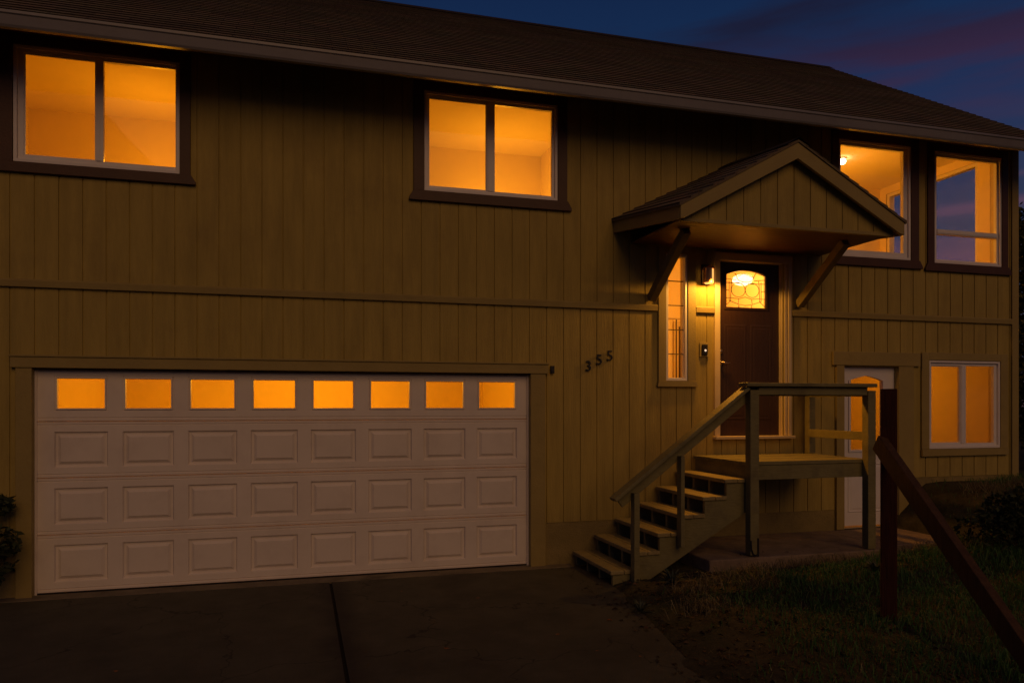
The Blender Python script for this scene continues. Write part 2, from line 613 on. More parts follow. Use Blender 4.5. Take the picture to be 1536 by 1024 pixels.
def ground_z(x, y, rough=True):
    d = x - edge(min(y, -0.2)) + (0.11 * mnoise.noise((x * 2.1, y * 2.1, 8.0)) + 0.03 * mnoise.noise((x * 7, y * 7, 2.0)) if rough and y < -1.3 else 0)
    if x < -2.78:
        z = 0.02 * tr(-x, 2.78, 3.2) + 0.05 * tr(-x, 3, 9)
    elif d < -0.22:
        return -0.06
    else:
        z = -0.06 + 0.085 * tr(d, -0.22, 0.12) + min(0.8, 0.082 * max(0, d - 0.1))
        z += max(0, 0.79 - z) * tr(x, 7.45, 8.05) * tr(y, -2.7, -0.2) * (1 - tr(y, 0.5, 1.5) * 0.3)
        k = (1 - tr(x, 7.3, 7.55)) * tr(x, 3.6, 4.0) * tr(y, -1.75, -1.25)
        z = z * (1 - k) + min(z, 0.10) * k
    if rough:
        z += 0.035 * (mnoise.noise((x * 1.7, y * 1.7, 3.3))) + 0.015 * mnoise.noise((x * 6, y * 6, 1.0))
    return z


def axis(lo, hi, dlo, dhi, step):
    a = list(np.arange(dlo, dhi + 1e-6, step))
    s, x = step, dlo
    pre = []
    while x > lo:
        s *= 1.35
        x -= s
        pre.append(x)
    s, x = step, dhi
    post = []
    while x < hi:
        s *= 1.35
        x += s
        post.append(x)
    return pre[::-1] + a + post


XS = axis(-300, 300, -4.0, 11.0, 0.11)
YS = axis(-120, 400, -8.0, 1.0, 0.11)
g = MB()
g.v = [(x, y, ground_z(x, y)) for x in XS for y in YS]
ny = len(YS)
g.f = [[i * ny + j, (i + 1) * ny + j, (i + 1) * ny + j + 1, i * ny + j + 1] for i in range(len(XS) - 1) for j in range(ny - 1)]
tag(obj('ground', g, M_GROUND, smooth=True), kind='structure')

dv = MB()
jx = 0.30
for (x0, x1) in ((-2.78, jx - 0.014), (jx + 0.014, None)):
    for (y0, y1) in ((-15.0, -4.62), (-4.60, -0.165)):
        ys = list(np.linspace(y0, y1, 12))
        for a, b in zip(ys[:-1], ys[1:]):
            xa = x1 if x1 is not None else edge(a)
            xb = x1 if x1 is not None else edge(b)
            dv.face([(x0, a, 0), (xa, a, 0), (xb, b, 0), (x0, b, 0)])
        xa = x1 if x1 is not None else edge(y0)
        xb = x1 if x1 is not None else edge(y1)
        dv.face([(x0, y1, 0), (xb, y1, 0), (xb, y1, -0.1), (x0, y1, -0.1)])
        dv.face([(x0, y0, 0), (xa, y0, 0), (xa, y0, -0.1), (x0, y0, -0.1)])
        dv.face([(x0, y0, 0), (x0, y1, 0), (x0, y1, -0.1), (x0, y0, -0.1)])
        dv.face([(xa, y0, 0), (xb, y1, 0), (xb, y1, -0.1), (xa, y0, -0.1)])
tag(obj('driveway', dv, M_DRIVE), kind='structure')
ap = MB()
ap.box(-2.70, 2.95, -0.152, 0.3, -0.12, 0.002)
tag(obj('garage_apron', ap, mat('apron concrete', (0.17, 0.14, 0.095), 0.85, 0.2, var=0.25, vscale=3, bump=0.3, bscale=90, dirt=((0.04, 0.03, 0.02), 2.0, 0.7)), bevel=0.006), kind='structure')
jn = MB()
jn.box(-2.77, 2.95, -15, -0.10, -0.045, -0.016)
tag(obj('driveway_joint', jn, M_JOINT), kind='structure')
pad = MB()
pad.box(4.02, 6.35, -1.24, -0.02, -0.1, 0.225)
pad.box(6.36, 7.50, -1.05, -0.02, -0.1, 0.222)
tag(obj('concrete_pad', pad, M_PAD, bevel=0.015), kind='structure')

# ------------------------------------------------------------------ HOUSE
HX0, HX1, HD = -3.4, 9.52, 8.0
house = thing('house', 'olive vertical sided split level house with lit windows, white garage door and gabled entry canopy', 'house', (3.0, 4.0, 0))

OPEN = {
    'w1': (-2.585, -1.143, 4.088, 5.191), 'w2': (1.288, 2.811, 4.119, 5.20),
    'w3': (6.595, 7.72, 3.705, 5.20), 'w4': (8.10, 9.245, 3.694, 5.185),
    'w5': (8.013, 9.221, 1.225, 2.403), 'nw': (4.165, 4.452, 2.095, 3.60),
    'fd': (4.87, 5.775, 1.41, 3.57), 'bd': (6.66, 7.535, 0.23, 2.315), 'gd': (-2.43, 2.49, -0.05, 2.20)}
OPL = list(OPEN.values())


def cells(x0, x1, z0, z1, extra=()):
    xs = sorted({x0, x1, *[o[i] for o in OPL for i in (0, 1) if x0 < o[i] < x1], *[e for e in extra if x0 < e < x1]})
    zs = sorted({z0, z1, *[o[i] for o in OPL for i in (2, 3) if z0 < o[i] < z1]})
    for a, b in zip(xs[:-1], xs[1:]):
        run = None
        for c, d_ in zip(zs[:-1], zs[1:]):
            mxp, mz = (a + b) / 2, (c + d_) / 2
            hole = any(o[0] < mxp < o[1] and o[2] < mz < o[3] for o in OPL)
            if hole:
                if run:
                    yield a, b, run[0], run[1]
                run = None
            else:
                run = (run[0], d_) if run else (c, d_)
        if run:
            yield a, b, run[0], run[1]


# grooved siding: a profile across x, swept up the wall, cut at the openings
def siding(x0, x1, z0, z1, y=0.0):
    mb = MB()
    gx, gw, gd = -2.409, 0.0095, 0.011
    pts = []
    k = math.floor((x0 - gx) / 0.2036) - 1
    while gx + k * 0.2036 < x1 + 0.3:
        c = gx + k * 0.2036
        pts += [(c - gw / 2 - 0.002, y), (c - gw / 2, y + gd), (c + gw / 2, y + gd), (c + gw / 2 + 0.002, y)]
        k += 1

    def yat(x):
        for (a, ya), (b, yb) in zip(pts[:-1], pts[1:]):
            if a <= x <= b:
                return ya + (yb - ya) * (x - a) / max(1e-9, b - a)
        return y
    for a, b, c, d_ in cells(x0, x1, z0, z1, [p[0] for p in pts]):
        mb.face([(a, yat(a + 1e-6), c), (b, yat(b - 1e-6), c), (b, yat(b - 1e-6), d_), (a, yat(a + 1e-6), d_)])
    return mb


obj('siding_wall', siding(HX0, HX1, 2.95, 5.50), M_SIDING, house)
lw = siding(HX0, 7.77, 0.478, 2.95, 0.004)
lw.v += []
obj('siding_wall', lw, M_SIDING, house)
obj('siding_wall', siding(7.77, HX1, 0.855, 2.95, 0.004), M_SIDING, house)

# structural wall behind the siding, with reveals
bw = MB()
Y0, Y1 = 0.022, 0.16
for a, b, c, d_ in cells(HX0 + 0.02, HX1 - 0.02, -0.05, 5.47):
    bw.face([(a, Y0, c), (b, Y0, c), (b, Y0, d_), (a, Y0, d_)])
    bw.face([(a, Y1, c), (a, Y1, d_), (b, Y1, d_), (b, Y1, c)])
obj('sheathing', bw, M_BACK, house, fix=False)
rv = MB()
for k, (a, b, c, d_) in OPEN.items():
    for p, q in (((a, c), (a, d_)), ((a, d_), (b, d_)), ((b, d_), (b, c)), ((b, c), (a, c))):
        rv.face([(p[0], 0.0, p[1]), (q[0], 0.0, q[1]), (q[0], Y1, q[1]), (p[0], Y1, p[1])])
obj('opening_reveal', rv, M_CASING, house, fix=False)

# foundation
fm = MB()
fm.box(2.49, 6.66, 0.012, 0.02, -0.1, 0.495)
obj('foundation', fm, M_FOUND, house)
fm = MB()
fm.box(HX0, -2.43, 0.012, 0.02, -0.1, 0.495)
obj('foundation', fm, M_FOUND, house)
fm = MB()
fm.box(7.535, HX1, 0.012, 0.02, -0.1, 0.87)
obj('foundation', fm, M_FOUND, house)

# end walls and back wall
EY0, EY1, EZ0, EZ1 = 0.52, 2.26, 3.08, 5.32       # big opening in the right end wall
ew = MB()
RZ0, RZ1, RY = 5.62, 8.10, 4.0
for (y0, y1, z0, z1) in ((0, EY0, -0.1, 5.45), (EY0, EY1, -0.1, EZ0), (EY0, EY1, EZ1, 5.45), (EY1, HD, -0.1, 5.45)):
    ew.box(HX1 - 0.1, HX1, y0, y1, z0, z1)
ew.prism([(0, 5.45), (HD, 5.45), (RY, 8.03)], 'x', HX1 - 0.1, HX1)
ew.box(HX0, HX0 + 0.1, 0, HD, -0.1, 5.45)
ew.prism([(0, 5.45), (HD, 5.45), (RY, 8.03)], 'x', HX0, HX0 + 0.1)
ew.box(HX0 + 0.1, HX1 - 0.1, HD - 0.1, HD, -0.1, 5.45)
obj('side_wall', ew, M_SIDING, house, fix=False)

# belt, corner boards, garage trim, door and window trim boards
bt = MB()
for a, b in ((HX0, 4.052), (4.56, 4.812), (5.90, 9.42)):
    bt.prism([(-0.003, 2.915), (-0.028, 2.918), (-0.034, 2.975), (-0.018, 2.992), (-0.003, 2.995)], 'x', a, b)
obj('belt_trim', bt, M_TRIM, house)
cb = MB()
cb.box(9.425, 9.54, -0.022, -0.002, 0.80, 5.45)
cb.box(9.522, 9.54, -0.002, 0.10, 0.80, 5.45)
obj('corner_board', cb, M_TRIM, house, bevel=0.003)

gt = MB()
gt.box(-2.56, -2.425, -0.032, 0.10, -0.004, 2.158)
gt.box(2.485, 2.66, -0.032, -0.002, -0.004, 2.158)
gt.box(2.485, 2.53, -0.002, 0.09, -0.004, 2.158)
gt.box(-2.60, 2.69, -0.045, -0.002, 2.160, 2.262)
gt.box(-2.61, 2.70, -0.058, -0.004, 2.262, 2.28)
obj('garage_trim', gt, M_TRIM, house, bevel=0.004)
gj = MB()
gj.box(-2.425, 2.485, 0.005, 0.15, 2.145, 2.158)
obj('garage_trim', gj, M_BACK, house)

# ---------------- garage door
DX0, DX1 = -2.418, 2.475
CX = [-2.032 + 0.593 * i for i in range(8)]
SEC = [0.012, 0.565, 1.110, 1.650, 2.19]
gy = 0.062
gdoor = MB()


def ring_faces(mb, rects):
    """stack of nested rectangles (x0,x1,z0,z1,y): quads between successive ones"""
    for (a0, a1, c0, c1, ya), (b0, b1, d0, d1, yb) in zip(rects[:-1], rects[1:]):
        A = [(a0, ya, c0), (a1, ya, c0), (a1, ya, c1), (a0, ya, c1)]
        B = [(b0, yb, d0), (b1, yb, d0), (b1, yb, d1), (b0, yb, d1)]
        for k in range(4):
            l = (k + 1) % 4
            mb.face([A[k], A[l], B[l], B[k]])


LITES = []
for s in range(4):
    z0, z1 = SEC[s], SEC[s + 1]
    # ribs at the section's bottom and top edge
    zr = [(z0 + 0.002, gy + 0.014), (z0 + 0.006, gy), (z0 + 0.026, gy), (z0 + 0.030, gy + 0.006), (z0 + 0.036, gy + 0.006), (z0 + 0.040, gy)]
    zt = [(z1 - 0.040, gy), (z1 - 0.036, gy + 0.006), (z1 - 0.030, gy + 0.006), (z1 - 0.026, gy), (z1 - 0.005, gy), (z1 - 0.002, gy + 0.014)]
    for (za, ya), (zb, yb) in list(zip(zr[:-1], zr[1:])) + list(zip(zt[:-1], zt[1:])):
        gdoor.face([(DX0, ya, za), (DX1, ya, za), (DX1, yb, zb), (DX0, yb, zb)])
    za, zb = z0 + 0.040, z1 - 0.040
    hw = 0.232
    pz0, pz1 = z0 + 0.098, z1 - 0.098
    gdoor.face([(DX0, gy, za), (DX1, gy, za), (DX1, gy, pz0), (DX0, gy, pz0)])
    gdoor.face([(DX0, gy, pz1), (DX1, gy, pz1), (DX1, gy, zb), (DX0, gy, zb)])
    xs = [DX0] + [c + t * hw for c in CX for t in (-1, 1)] + [DX1]
    for i in range(0, len(xs), 2):
        gdoor.face([(xs[i], gy, pz0), (xs[i + 1], gy, pz0), (xs[i + 1], gy, pz1), (xs[i], gy, pz1)])
    for c in CX:
        x0, x1 = c - hw, c + hw

        def rc(i, y):
            return (x0 + i, x1 - i, pz0 + i, pz1 - i, y)
        if s < 3:
            st = [rc(0, gy), rc(0.012, gy + 0.022), rc(0.030, gy + 0.022), rc(0.058, gy + 0.002), rc(0.064, gy + 0.002)]
            ring_faces(gdoor, st)
            a, b, c_, d_, y = st[-1]
            gdoor.face([(a, y, c_), (b, y, c_), (b, y, d_), (a, y, d_)])
        else:
            st = [rc(0, gy), rc(0.006, gy + 0.006), rc(0.012, gy + 0.006), rc(0.016, gy - 0.008), rc(0.026, gy - 0.008), rc(0.031, gy + 0.022)]
            ring_faces(gdoor, st)
            LITES.append(st[-1])
gd = obj('garage_door', gdoor, M_GARAGE, house)
for (a, b, c, d_, y) in LITES:
    p = MB()
    p.box(a - 0.004, b + 0.004, y - 0.006, y - 0.002, c - 0.004, d_ + 0.004)
    obj('pane', p, M_GLASS, gd)
sl = MB()
sl.box(DX0, DX1, gy - 0.006, gy + 0.03, -0.003, 0.011)
obj('bottom_seal', sl, M_BLACK, gd)
bp_ = MB()
for s in range(4):      # insulated back skin, closes the section joints
    bp_.box(DX0 - 0.02, DX1 + 0.02, gy + 0.026, gy + 0.034, SEC[s] - 0.03, SEC[s] + 0.05)
bp_.box(DX0 - 0.02, DX1 + 0.02, gy + 0.026, gy + 0.034, 2.14, 2.20)
obj('back_skin', bp_, M_GARAGE, gd)
st_ = MB()
st_.box(DX0 - 0.012, DX0 + 0.012, gy - 0.014, gy - 0.002, 0.0, 2.145)
obj('weather_strip', st_, M_GARAGE, gd)
st_ = MB()
st_.box(DX1 - 0.012, DX1 + 0.012, gy - 0.014, gy - 0.002, 0.0, 2.145)
obj('weather_strip', st_, M_GARAGE, gd)


# ---------------- windows
def window(key, trim_mat, glass, mull=None, midbar=None, trim=(0.1, 0.1, 0.09), sill=0.1, horn=0.045, sash_left=False, muntins=(), label=None, head_flare=False):
    x0, x1, z0, z1 = OPEN[key]
    gl, gr, gb, gtp = glass
    f = MB()
    f.ring(x0 + 0.002, x1 - 0.002, z0 + 0.002, z1 - 0.002, 0.03, -0.014, 0.075)
    # inner frame up to the glass line
    f.ring(x0 + 0.032, x1 - 0.032, z0 + 0.032, z1 - 0.032, 0.0, 0.012, 0.06, wl=max(0.006, gl - x0 - 0.032), wr=max(0.006, x1 - 0.032 - gr), wt=max(0.006, z1 - 0.032 - gtp), wb=max(0.006, gb - z0 - 0.032))
    if mull:
        f.box(mull[0], mull[1], 0.008, 0.064, gb - 0.002, gtp + 0.002)
        f.box(mull[0] + 0.012, mull[1] - 0.03, 0.000, 0.008, gb - 0.002, gtp + 0.002)
    if midbar:
        f.box(gl - 0.002, gr + 0.002, 0.004, 0.066, midbar[0], midbar[1])
        f.box(gl - 0.002, gr + 0.002, -0.004, 0.004, midbar[0] + 0.012, midbar[1])
    wo = obj('window', f, M_WHITE, house, bevel=0.003)
    if label:
        wo['label'] = label
    spans = [(gl, mull[0]), (mull[1], gr)] if mull else [(gl, gr)]
    for k, (a, b) in enumerate(spans):
        zz = [(gb, midbar[0]), (midbar[1], gtp)] if midbar else [(gb, gtp)]
        for c, d_ in zz:
            p = MB()
            yy = 0.044 if k == 0 else 0.030
            p.box(a - 0.004, b + 0.004, yy, yy + 0.004, c - 0.004, d_ + 0.004)
            obj('pane', p, M_GLASS, wo)
    if mull:      # sliding sash, thin rails inside the opening
        s = MB()
        s.ring(gl, mull[0] + 0.003, gb, gtp, 0.012, 0.022, 0.04)
        obj('sash', s, M_WHITE, wo)
    if muntins:
        for m_ in muntins:
            s = MB()
            s.box(gl - 0.003, gr + 0.003, 0.024, 0.038, m_ - 0.005, m_ + 0.005)
            obj('muntin', s, M_LEAD, wo)
    tl, trr, tt = trim
    t = MB()
    t.box(x0 - tl, x0 - 0.001, -0.026, -0.0015, z0 - 0.002, z1 + tt)
    t.box(x1 + 0.001, x1 + trr, -0.026, -0.0015, z0 - 0.002, z1 + tt)
    t.box(x0 - 0.001, x1 + 0.001, -0.0255, -0.0015, z1 + 0.001, z1 + tt)
    obj('trim', t, trim_mat, wo, bevel=0.003)
    s = MB()
    xa, xb = x0 - tl - 0.004, x1 + trr + 0.004
    s.prism([(xa - horn, z0 - sill), (xb + horn, z0 - sill), (xb + horn, z0 - sill * 0.72), (xb, z0 - 0.003), (xa, z0 - 0.003), (xa - horn, z0 - sill * 0.72)], 'y', -0.040, -0.002)
    obj('sill', s, trim_mat, wo, bevel=0.003)
    return wo


window('w1', M_BROWN, (-2.503, -1.186, 4.160, 5.128), (-1.895, -1.826), trim=(0.105, 0.098, 0.10), sill=0.10, label='white framed sliding window above the left end of the garage door')
window('w2', M_BROWN, (1.338, 2.750, 4.175, 5.14), (1.988, 2.080), trim=(0.115, 0.112, 0.10), sill=0.11, label='white framed sliding window midway along the upper wall')
window('w3', M_BROWN, (6.642, 7.625, 3.80, 5.132), trim=(0.105, 0.125, 0.10), sill=0.11, label='fixed picture window half hidden by the entry canopy')
window('w4', M_BROWN, (8.166, 9.186, 3.750, 5.118), midbar=(4.085, 4.15), trim=(0.108, 0.105, 0.10), sill=0.11, label='tall window with one horizontal rail showing the evening sky')
window('w5', M_TRIM, (8.078, 9.14, 1.295, 2.335), (8.565, 8.655), trim=(0.12, 0.12, 0.10), sill=0.095, horn=0.0, label='lower sliding window near the right corner of the house')
nz0, nz1 = 2.125, 3.575
window('nw', M_TRIM, (4.190, 4.428, nz0, nz1), trim=(0.10, 0.105, 0.09), sill=0.07, horn=0.012, muntins=[nz0 + (nz1 - nz0) * k / 5 for k in range(1, 5)], label='narrow five light sidelight window beside the front door')
# window in the end wall
s = MB()
for (a, b, c, d_) in ((EY0, EY0 + 0.05, EZ0, EZ1), (EY1 - 0.05, EY1, EZ0, EZ1), (EY0 + 0.05, EY1 - 0.05, EZ0, EZ0 + 0.05), (EY0 + 0.05, EY1 - 0.05, EZ1 - 0.05, EZ1), (1.58, 1.64, EZ0 + 0.05, EZ1 - 0.05)):
    s.box(HX1 - 0.09, HX1 + 0.012, a, b, c, d_)
ewn = obj('window', s, M_WHITE, house, bevel=0.003)
p = MB()
p.box(HX1 - 0.045, HX1 - 0.040, EY0 + 0.04, EY1 - 0.04, EZ0 + 0.04, EZ1 - 0.04)
obj('pane', p, M_GLASS, ewn)

# ---------------- front door with leaded arched light
fx0, fx1, fz0, fz1 = 4.886, 5.760, 1.432, 3.556
gx0, gx1, gz0, gz1, gza = 5.014, 5.568, 3.008, 3.405, 3.462
fy = 0.055
arc = []
N = 16
for k in range(N + 1):
    t = k / N
    arc.append((gx0 + (gx1 - gx0) * t, gz1 + (gza - gz1) * (1 - (2 * t - 1) ** 2)))


def arch_panel(mb, x0, x1, z0, z1, ax0, ax1, az0, arcpts, yf, yb):
    """slab with an arched hole; front yf, back yb"""
    for y in (yf, yb):
        mb.face([(x0, y, z0), (x1, y, z0), (x1, y, az0), (x0, y, az0)])
        mb.face([(x0, y, az0), (ax0, y, az0), (ax0, y, arcpts[0][1]), (ax0, y, z1), (x0, y, z1)])
        mb.face([(ax1, y, az0), (x1, y, az0), (x1, y, z1), (ax1, y, z1), (ax1, y, arcpts[-1][1])])
        for p_, q_ in zip(arcpts[:-1], arcpts[1:]):
            mb.face([(p_[0], y, p_[1]), (q_[0], y, q_[1]), (q_[0], y, z1), (p_[0], y, z1)])
    loop = [(ax0, az0), (ax1, az0)] + arcpts[::-1]
    for p_, q_ in zip(loop, loop[1:] + loop[:1]):
        mb.face([(p_[0], yf, p_[1]), (q_[0], yf, q_[1]), (q_[0], yb, q_[1]), (p_[0], yb, p_[1])])
    for p_, q_ in (((x0, z0), (x1, z0)), ((x1, z0), (x1, z1)), ((x1, z1), (x0, z1)), ((x0, z1), (x0, z0))):
        mb.face([(p_[0], yf, p_[1]), (q_[0], yf, q_[1]), (q_[0], yb, q_[1]), (p_[0], yb, p_[1])])


dm = MB()
arch_panel(dm, fx0, fx1, fz0, fz1, gx0, gx1, gz0, arc, fy, fy + 0.045)
# two tall raised panels below the light
for a, b in ((4.985, 5.300), (5.346, 5.661)):
    for c, d_ in ((1.62, 2.80),):
        ring_faces(dm, [(a, b, c, d_, fy - 0.0005), (a + 0.02, b - 0.02, c + 0.02, d_ - 0.02, fy - 0.003), (a + 0.04, b - 0.04, c + 0.04, d_ - 0.04, fy - 0.0015), (a + 0.06, b - 0.06, c + 0.06, d_ - 0.06, fy - 0.003)])
        dm.face([(a + 0.06, fy - 0.003, c + 0.06), (b - 0.06, fy - 0.003, c + 0.06), (b - 0.06, fy - 0.003, d_ - 0.06), (a + 0.06, fy - 0.003, d_ - 0.06)])
fdoor = obj('front_door', dm, M_DOOR, house, fix=False)
gl = MB()
loop = [(gx0 - 0.004, gz0 - 0.004), (gx1 + 0.004, gz0 - 0.004)] + [(a, b + 0.004) for a, b in arc[::-1]]
gl.prism(loop, 'y', fy + 0.018, fy + 0.023)
obj('glass', gl, M_FROST, fdoor)
ld = MB()
ly = fy + 0.014
cxm = (gx0 + gx1) / 2


def L(*pts):
    ld.tube([(a, ly, b) for a, b in pts], 0.0042, 6)


def circ(cx, cz, rx, rz, a0=0, a1=360, n=24):
    L(*[(cx + rx * math.cos(R(a0 + (a1 - a0) * k / n)), cz + rz * math.sin(R(a0 + (a1 - a0) * k / n))) for k in range(n + 1)])


circ(cxm - 0.098, 3.225, 0.097, 0.088)
circ(cxm + 0.098, 3.225, 0.097, 0.088)
circ(cxm, 3.385, 0.118, 0.062, 180, 360, 14)
L((cxm - 0.118, 3.385), (cxm - 0.15, 3.44))
L((cxm + 0.118, 3.385), (cxm + 0.15, 3.44))
L((cxm - 0.118, 3.385), (cxm - 0.02, 3.43), (cxm + 0.118, 3.385))
for sgn in (-1, 1):
    X = lambda v: cxm + sgn * v
    L((X(0.225), 3.33), (X(0.225), 3.09))
    L((X(0.277), 3.36), (X(0.13), 3.345))
    L((X(0.277), 3.31), (X(0.04), 3.303))
    L((X(0.277), 3.22), (X(0.225), 3.215))
    L((X(0.277), 3.12), (X(0.19), 3.125), (X(0.09), 3.115), (X(0), 3.14))
    L((X(0.09), 3.115), (X(0.10), 3.05), (X(0), 3.035))
    L((X(0.225), 3.09), (X(0.10), 3.05))
    L((X(0.09), 3.04), (X(0.09), 3.008))
    L((X(0.277), 3.03), (X(0.20), 3.09))
    L((X(0.19), 3.345), (X(0.20), 3.25), (X(0.205), 3.09))
obj('leaded_pattern', ld, M_LEAD, fdoor)
fr = MB()
inner = loop
fr.box(gx0 - 0.028, gx1 + 0.028, fy - 0.012, fy - 0.001, gz0 - 0.03, gz0 - 0.001)
fr.box(gx0 - 0.028, gx0 - 0.001, fy - 0.012, fy - 0.001, gz0 - 0.001, gz1)
fr.box(gx1 + 0.001, gx1 + 0.028, fy - 0.012, fy - 0.001, gz0 - 0.001, gz1)
for p_, q_ in zip(arc[:-1], arc[1:]):
    fr.poly([(p_[0], y, p_[1] + dz) for y in (fy - 0.012, fy - 0.001) for dz in (0.001, 0.026)] + [(q_[0], y, q_[1] + dz) for y in (fy - 0.012, fy - 0.001) for dz in (0.001, 0.026)],
            [(0, 1, 5, 4), (2, 6, 7, 3), (0, 4, 6, 2), (1, 3, 7, 5)])
obj('light_frame', fr, M_DOOR, fdoor)
hd = MB()
hz = 2.325
hd.lathe((0, 0, 0), [(0.0, 0), (0.03, 0.0), (0.03, 0.012), (0.012, 0.016), (0.011, 0.05), (0.0, 0.05)], 16)
hd.v = [(4.936 + a[0], fy - 0.001 - a[2], hz + a[1]) for a in hd.v]
hd.tube([(4.936, fy - 0.045, hz), (4.965, fy - 0.05, hz - 0.002), (5.0, fy - 0.048, hz - 0.008), (5.045, fy - 0.045, hz - 0.004)], [0.011, 0.010, 0.009, 0.006], 8)
k_ = len(hd.v)
hd2 = MB()
hd2.lathe((0, 0, 0), [(0.0, 0), (0.026, 0.0), (0.024, 0.014), (0.0, 0.016)], 16)
hd2.v = [(4.936 + a[0], fy - 0.001 - a[2], hz + 0.14 + a[1]) for a in hd2.v]
obj('handle', hd, M_BRASS, fdoor, smooth=True)
obj('deadbolt', hd2, M_BRASS, fdoor, smooth=True)
dc = MB()
# casing: plain left and head boards, stepped right casing
dc.box(4.812, 4.884, -0.030, 0.12, 1.432, 3.558)
dc.box(4.812, 5.895, -0.032, -0.002, 3.560, 3.655)
dc.box(4.884, 5.762, -0.002, 0.11, 3.560, 3.585)
for a, b, y in ((5.762, 5.782, 0.036), (5.782, 5.800, 0.012), (5.800, 5.830, -0.018), (5.830, 5.842, -0.010), (5.842, 5.880, -0.032), (5.880, 5.897, -0.022)):
    dc.box(a, b, y, 0.115, 1.432, 3.558)
obj('door_casing', dc, M_CASING, house, bevel=0.003)
sl = MB()
sl.box(4.80, 5.91, -0.075, 0.13, 1.395, 1.430)
obj('door_sill', sl, M_CASING, house, bevel=0.004)

# ---------------- basement door, white, arched light
bx0, bx1, bz0, bz1 = 6.676, 7.520, 0.250, 2.300
ax0, ax1, az0, az1, aza = 6.832, 7.330, 1.232, 2.130, 2.188
barc = []
for k in range(N + 1):
    t = k / N
    barc.append((ax0 + (ax1 - ax0) * t, az1 + (aza - az1) * (1 - abs(2 * t - 1) ** 1.3)))
bd = MB()
by = 0.06
arch_panel(bd, bx0, bx1, bz0, bz1, ax0, ax1, az0, barc, by, by + 0.045)
for a, b in ((6.79, 7.06), (7.135, 7.405)):
    ring_faces(bd, [(a, b, 0.42, 1.06, by - 0.0005), (a + 0.014, b - 0.014, 0.434, 1.046, by - 0.009), (a + 0.03, b - 0.03, 0.45, 1.03, by - 0.001), (a + 0.06, b - 0.06, 0.48, 1.0, by - 0.008)])
    bd.face([(a + 0.06, by - 0.008, 0.48), (b - 0.06, by - 0.008, 0.48), (b - 0.06, by - 0.008, 1.0), (a + 0.06, by - 0.008, 1.0)])
bdo = obj('basement_door', bd, M_WHITE, house, fix=False)
gl = MB()
gl.prism([(ax0 - 0.004, az0 - 0.004), (ax1 + 0.004, az0 - 0.004)] + [(a, b + 0.004) for a, b in barc[::-1]], 'y', by + 0.018, by + 0.023)
obj('glass', gl, M_GLASS, bdo)
fr = MB()
fr.box(ax0 - 0.03, ax1 + 0.03, by - 0.014, by - 0.001, az0 - 0.032, az0 - 0.001)
fr.box(ax0 - 0.03, ax0 - 0.001, by - 0.014, by - 0.001, az0 - 0.001, az1)
fr.box(ax1 + 0.001, ax1 + 0.03, by - 0.014, by - 0.001, az0 - 0.001, az1)
obj('light_frame', fr, M_WHITE, bdo, bevel=0.003)
kb = MB()
kb.lathe((0, 0, 0), [(0.0, 0), (0.03, 0.0), (0.03, 0.01), (0.012, 0.014), (0.012, 0.035), (0.027, 0.045), (0.027, 0.06), (0.0, 0.07)], 16)
kb.v = [(7.455 + a[0], by - 0.001 - a[2], 1.21 + a[1]) for a in kb.v]
obj('handle', kb, M_BRASS, bdo, smooth=True)
bc = MB()
bc.box(6.555, 6.673, -0.028, 0.12, 0.225, 2.312)
bc.box(7.524, 7.760, -0.026, 0.11, 0.225, 2.312)
bc.box(6.50, 7.86, -0.034, -0.002, 2.315, 2.49)
bc.box(6.673, 7.524, -0.002, 0.11, 2.302, 2.314)
obj('basement_door_casing', bc, M_TRIM, house, bevel=0.004)

# ---------------- main roof with real courses
rf = MB()
ex0, ex1 = -3.62, 9.70
ye, ze, yr, zr_ = -0.60, 5.205, 4.0, 8.215
SL = math.hypot(yr - ye, zr_ - ze)
for side in (0, 1):
    def PT(s, lift):
        t = s / SL
        y = ye + (yr - ye) * t
        z = ze + (zr_ - ze) * t
        nx = -(zr_ - ze) / SL
        nz = (yr - ye) / SL
        y2, z2 = y + nx * lift, z + nz * lift
        return (y2 if side == 0 else 2 * yr - y2, z2)
    s = 0.0
    k = 0
    while s < SL:
        e2 = min(SL, s + 0.14)
        a, b, c = PT(s, 0.014), PT(e2, 0.004), PT(s, 0.002)
        # gently wavering courses
        NX = 34
        for i in range(NX):
            xa, xb = ex0 + (ex1 - ex0) * i / NX, ex0 + (ex1 - ex0) * (i + 1) / NX
            ua, ub = 0.005 * mnoise.noise((xa * 0.8, s * 1.1, 5)), 0.005 * mnoise.noise((xb * 0.8, s * 1.1, 5))
            uc, ud = 0.005 * mnoise.noise((xa * 0.8, (s + 0.14) * 1.1, 5)), 0.005 * mnoise.noise((xb * 0.8, (s + 0.14) * 1.1, 5))
            rf.face([(xa, a[0], a[1] + ua), (xb, a[0], a[1] + ub), (xb, b[0], b[1] + ud), (xa, b[0], b[1] + uc)], [(xa, s), (xb, s), (xb, e2), (xa, e2)])
            rf.face([(xa, c[0], c[1] + ua), (xb, c[0], c[1] + ub), (xb, a[0], a[1] + ub), (xa, a[0], a[1] + ua)], [(xa, s), (xb, s), (xb, s), (xa, s)])
        s += 0.14
        k += 1
roof = obj('roof', rf, M_SHINGLE, house, fix=False)
rc_ = MB()
rc_.prism([(yr - 0.15, zr_ - 0.075), (yr, zr_ + 0.035), (yr + 0.15, zr_ - 0.075), (yr, zr_ + 0.018)], 'x', ex0, ex1)
obj('ridge_cap', rc_, M_SHINGLE, roof)
dk = MB()
sl_ = (zr_ - ze) / (yr - ye)
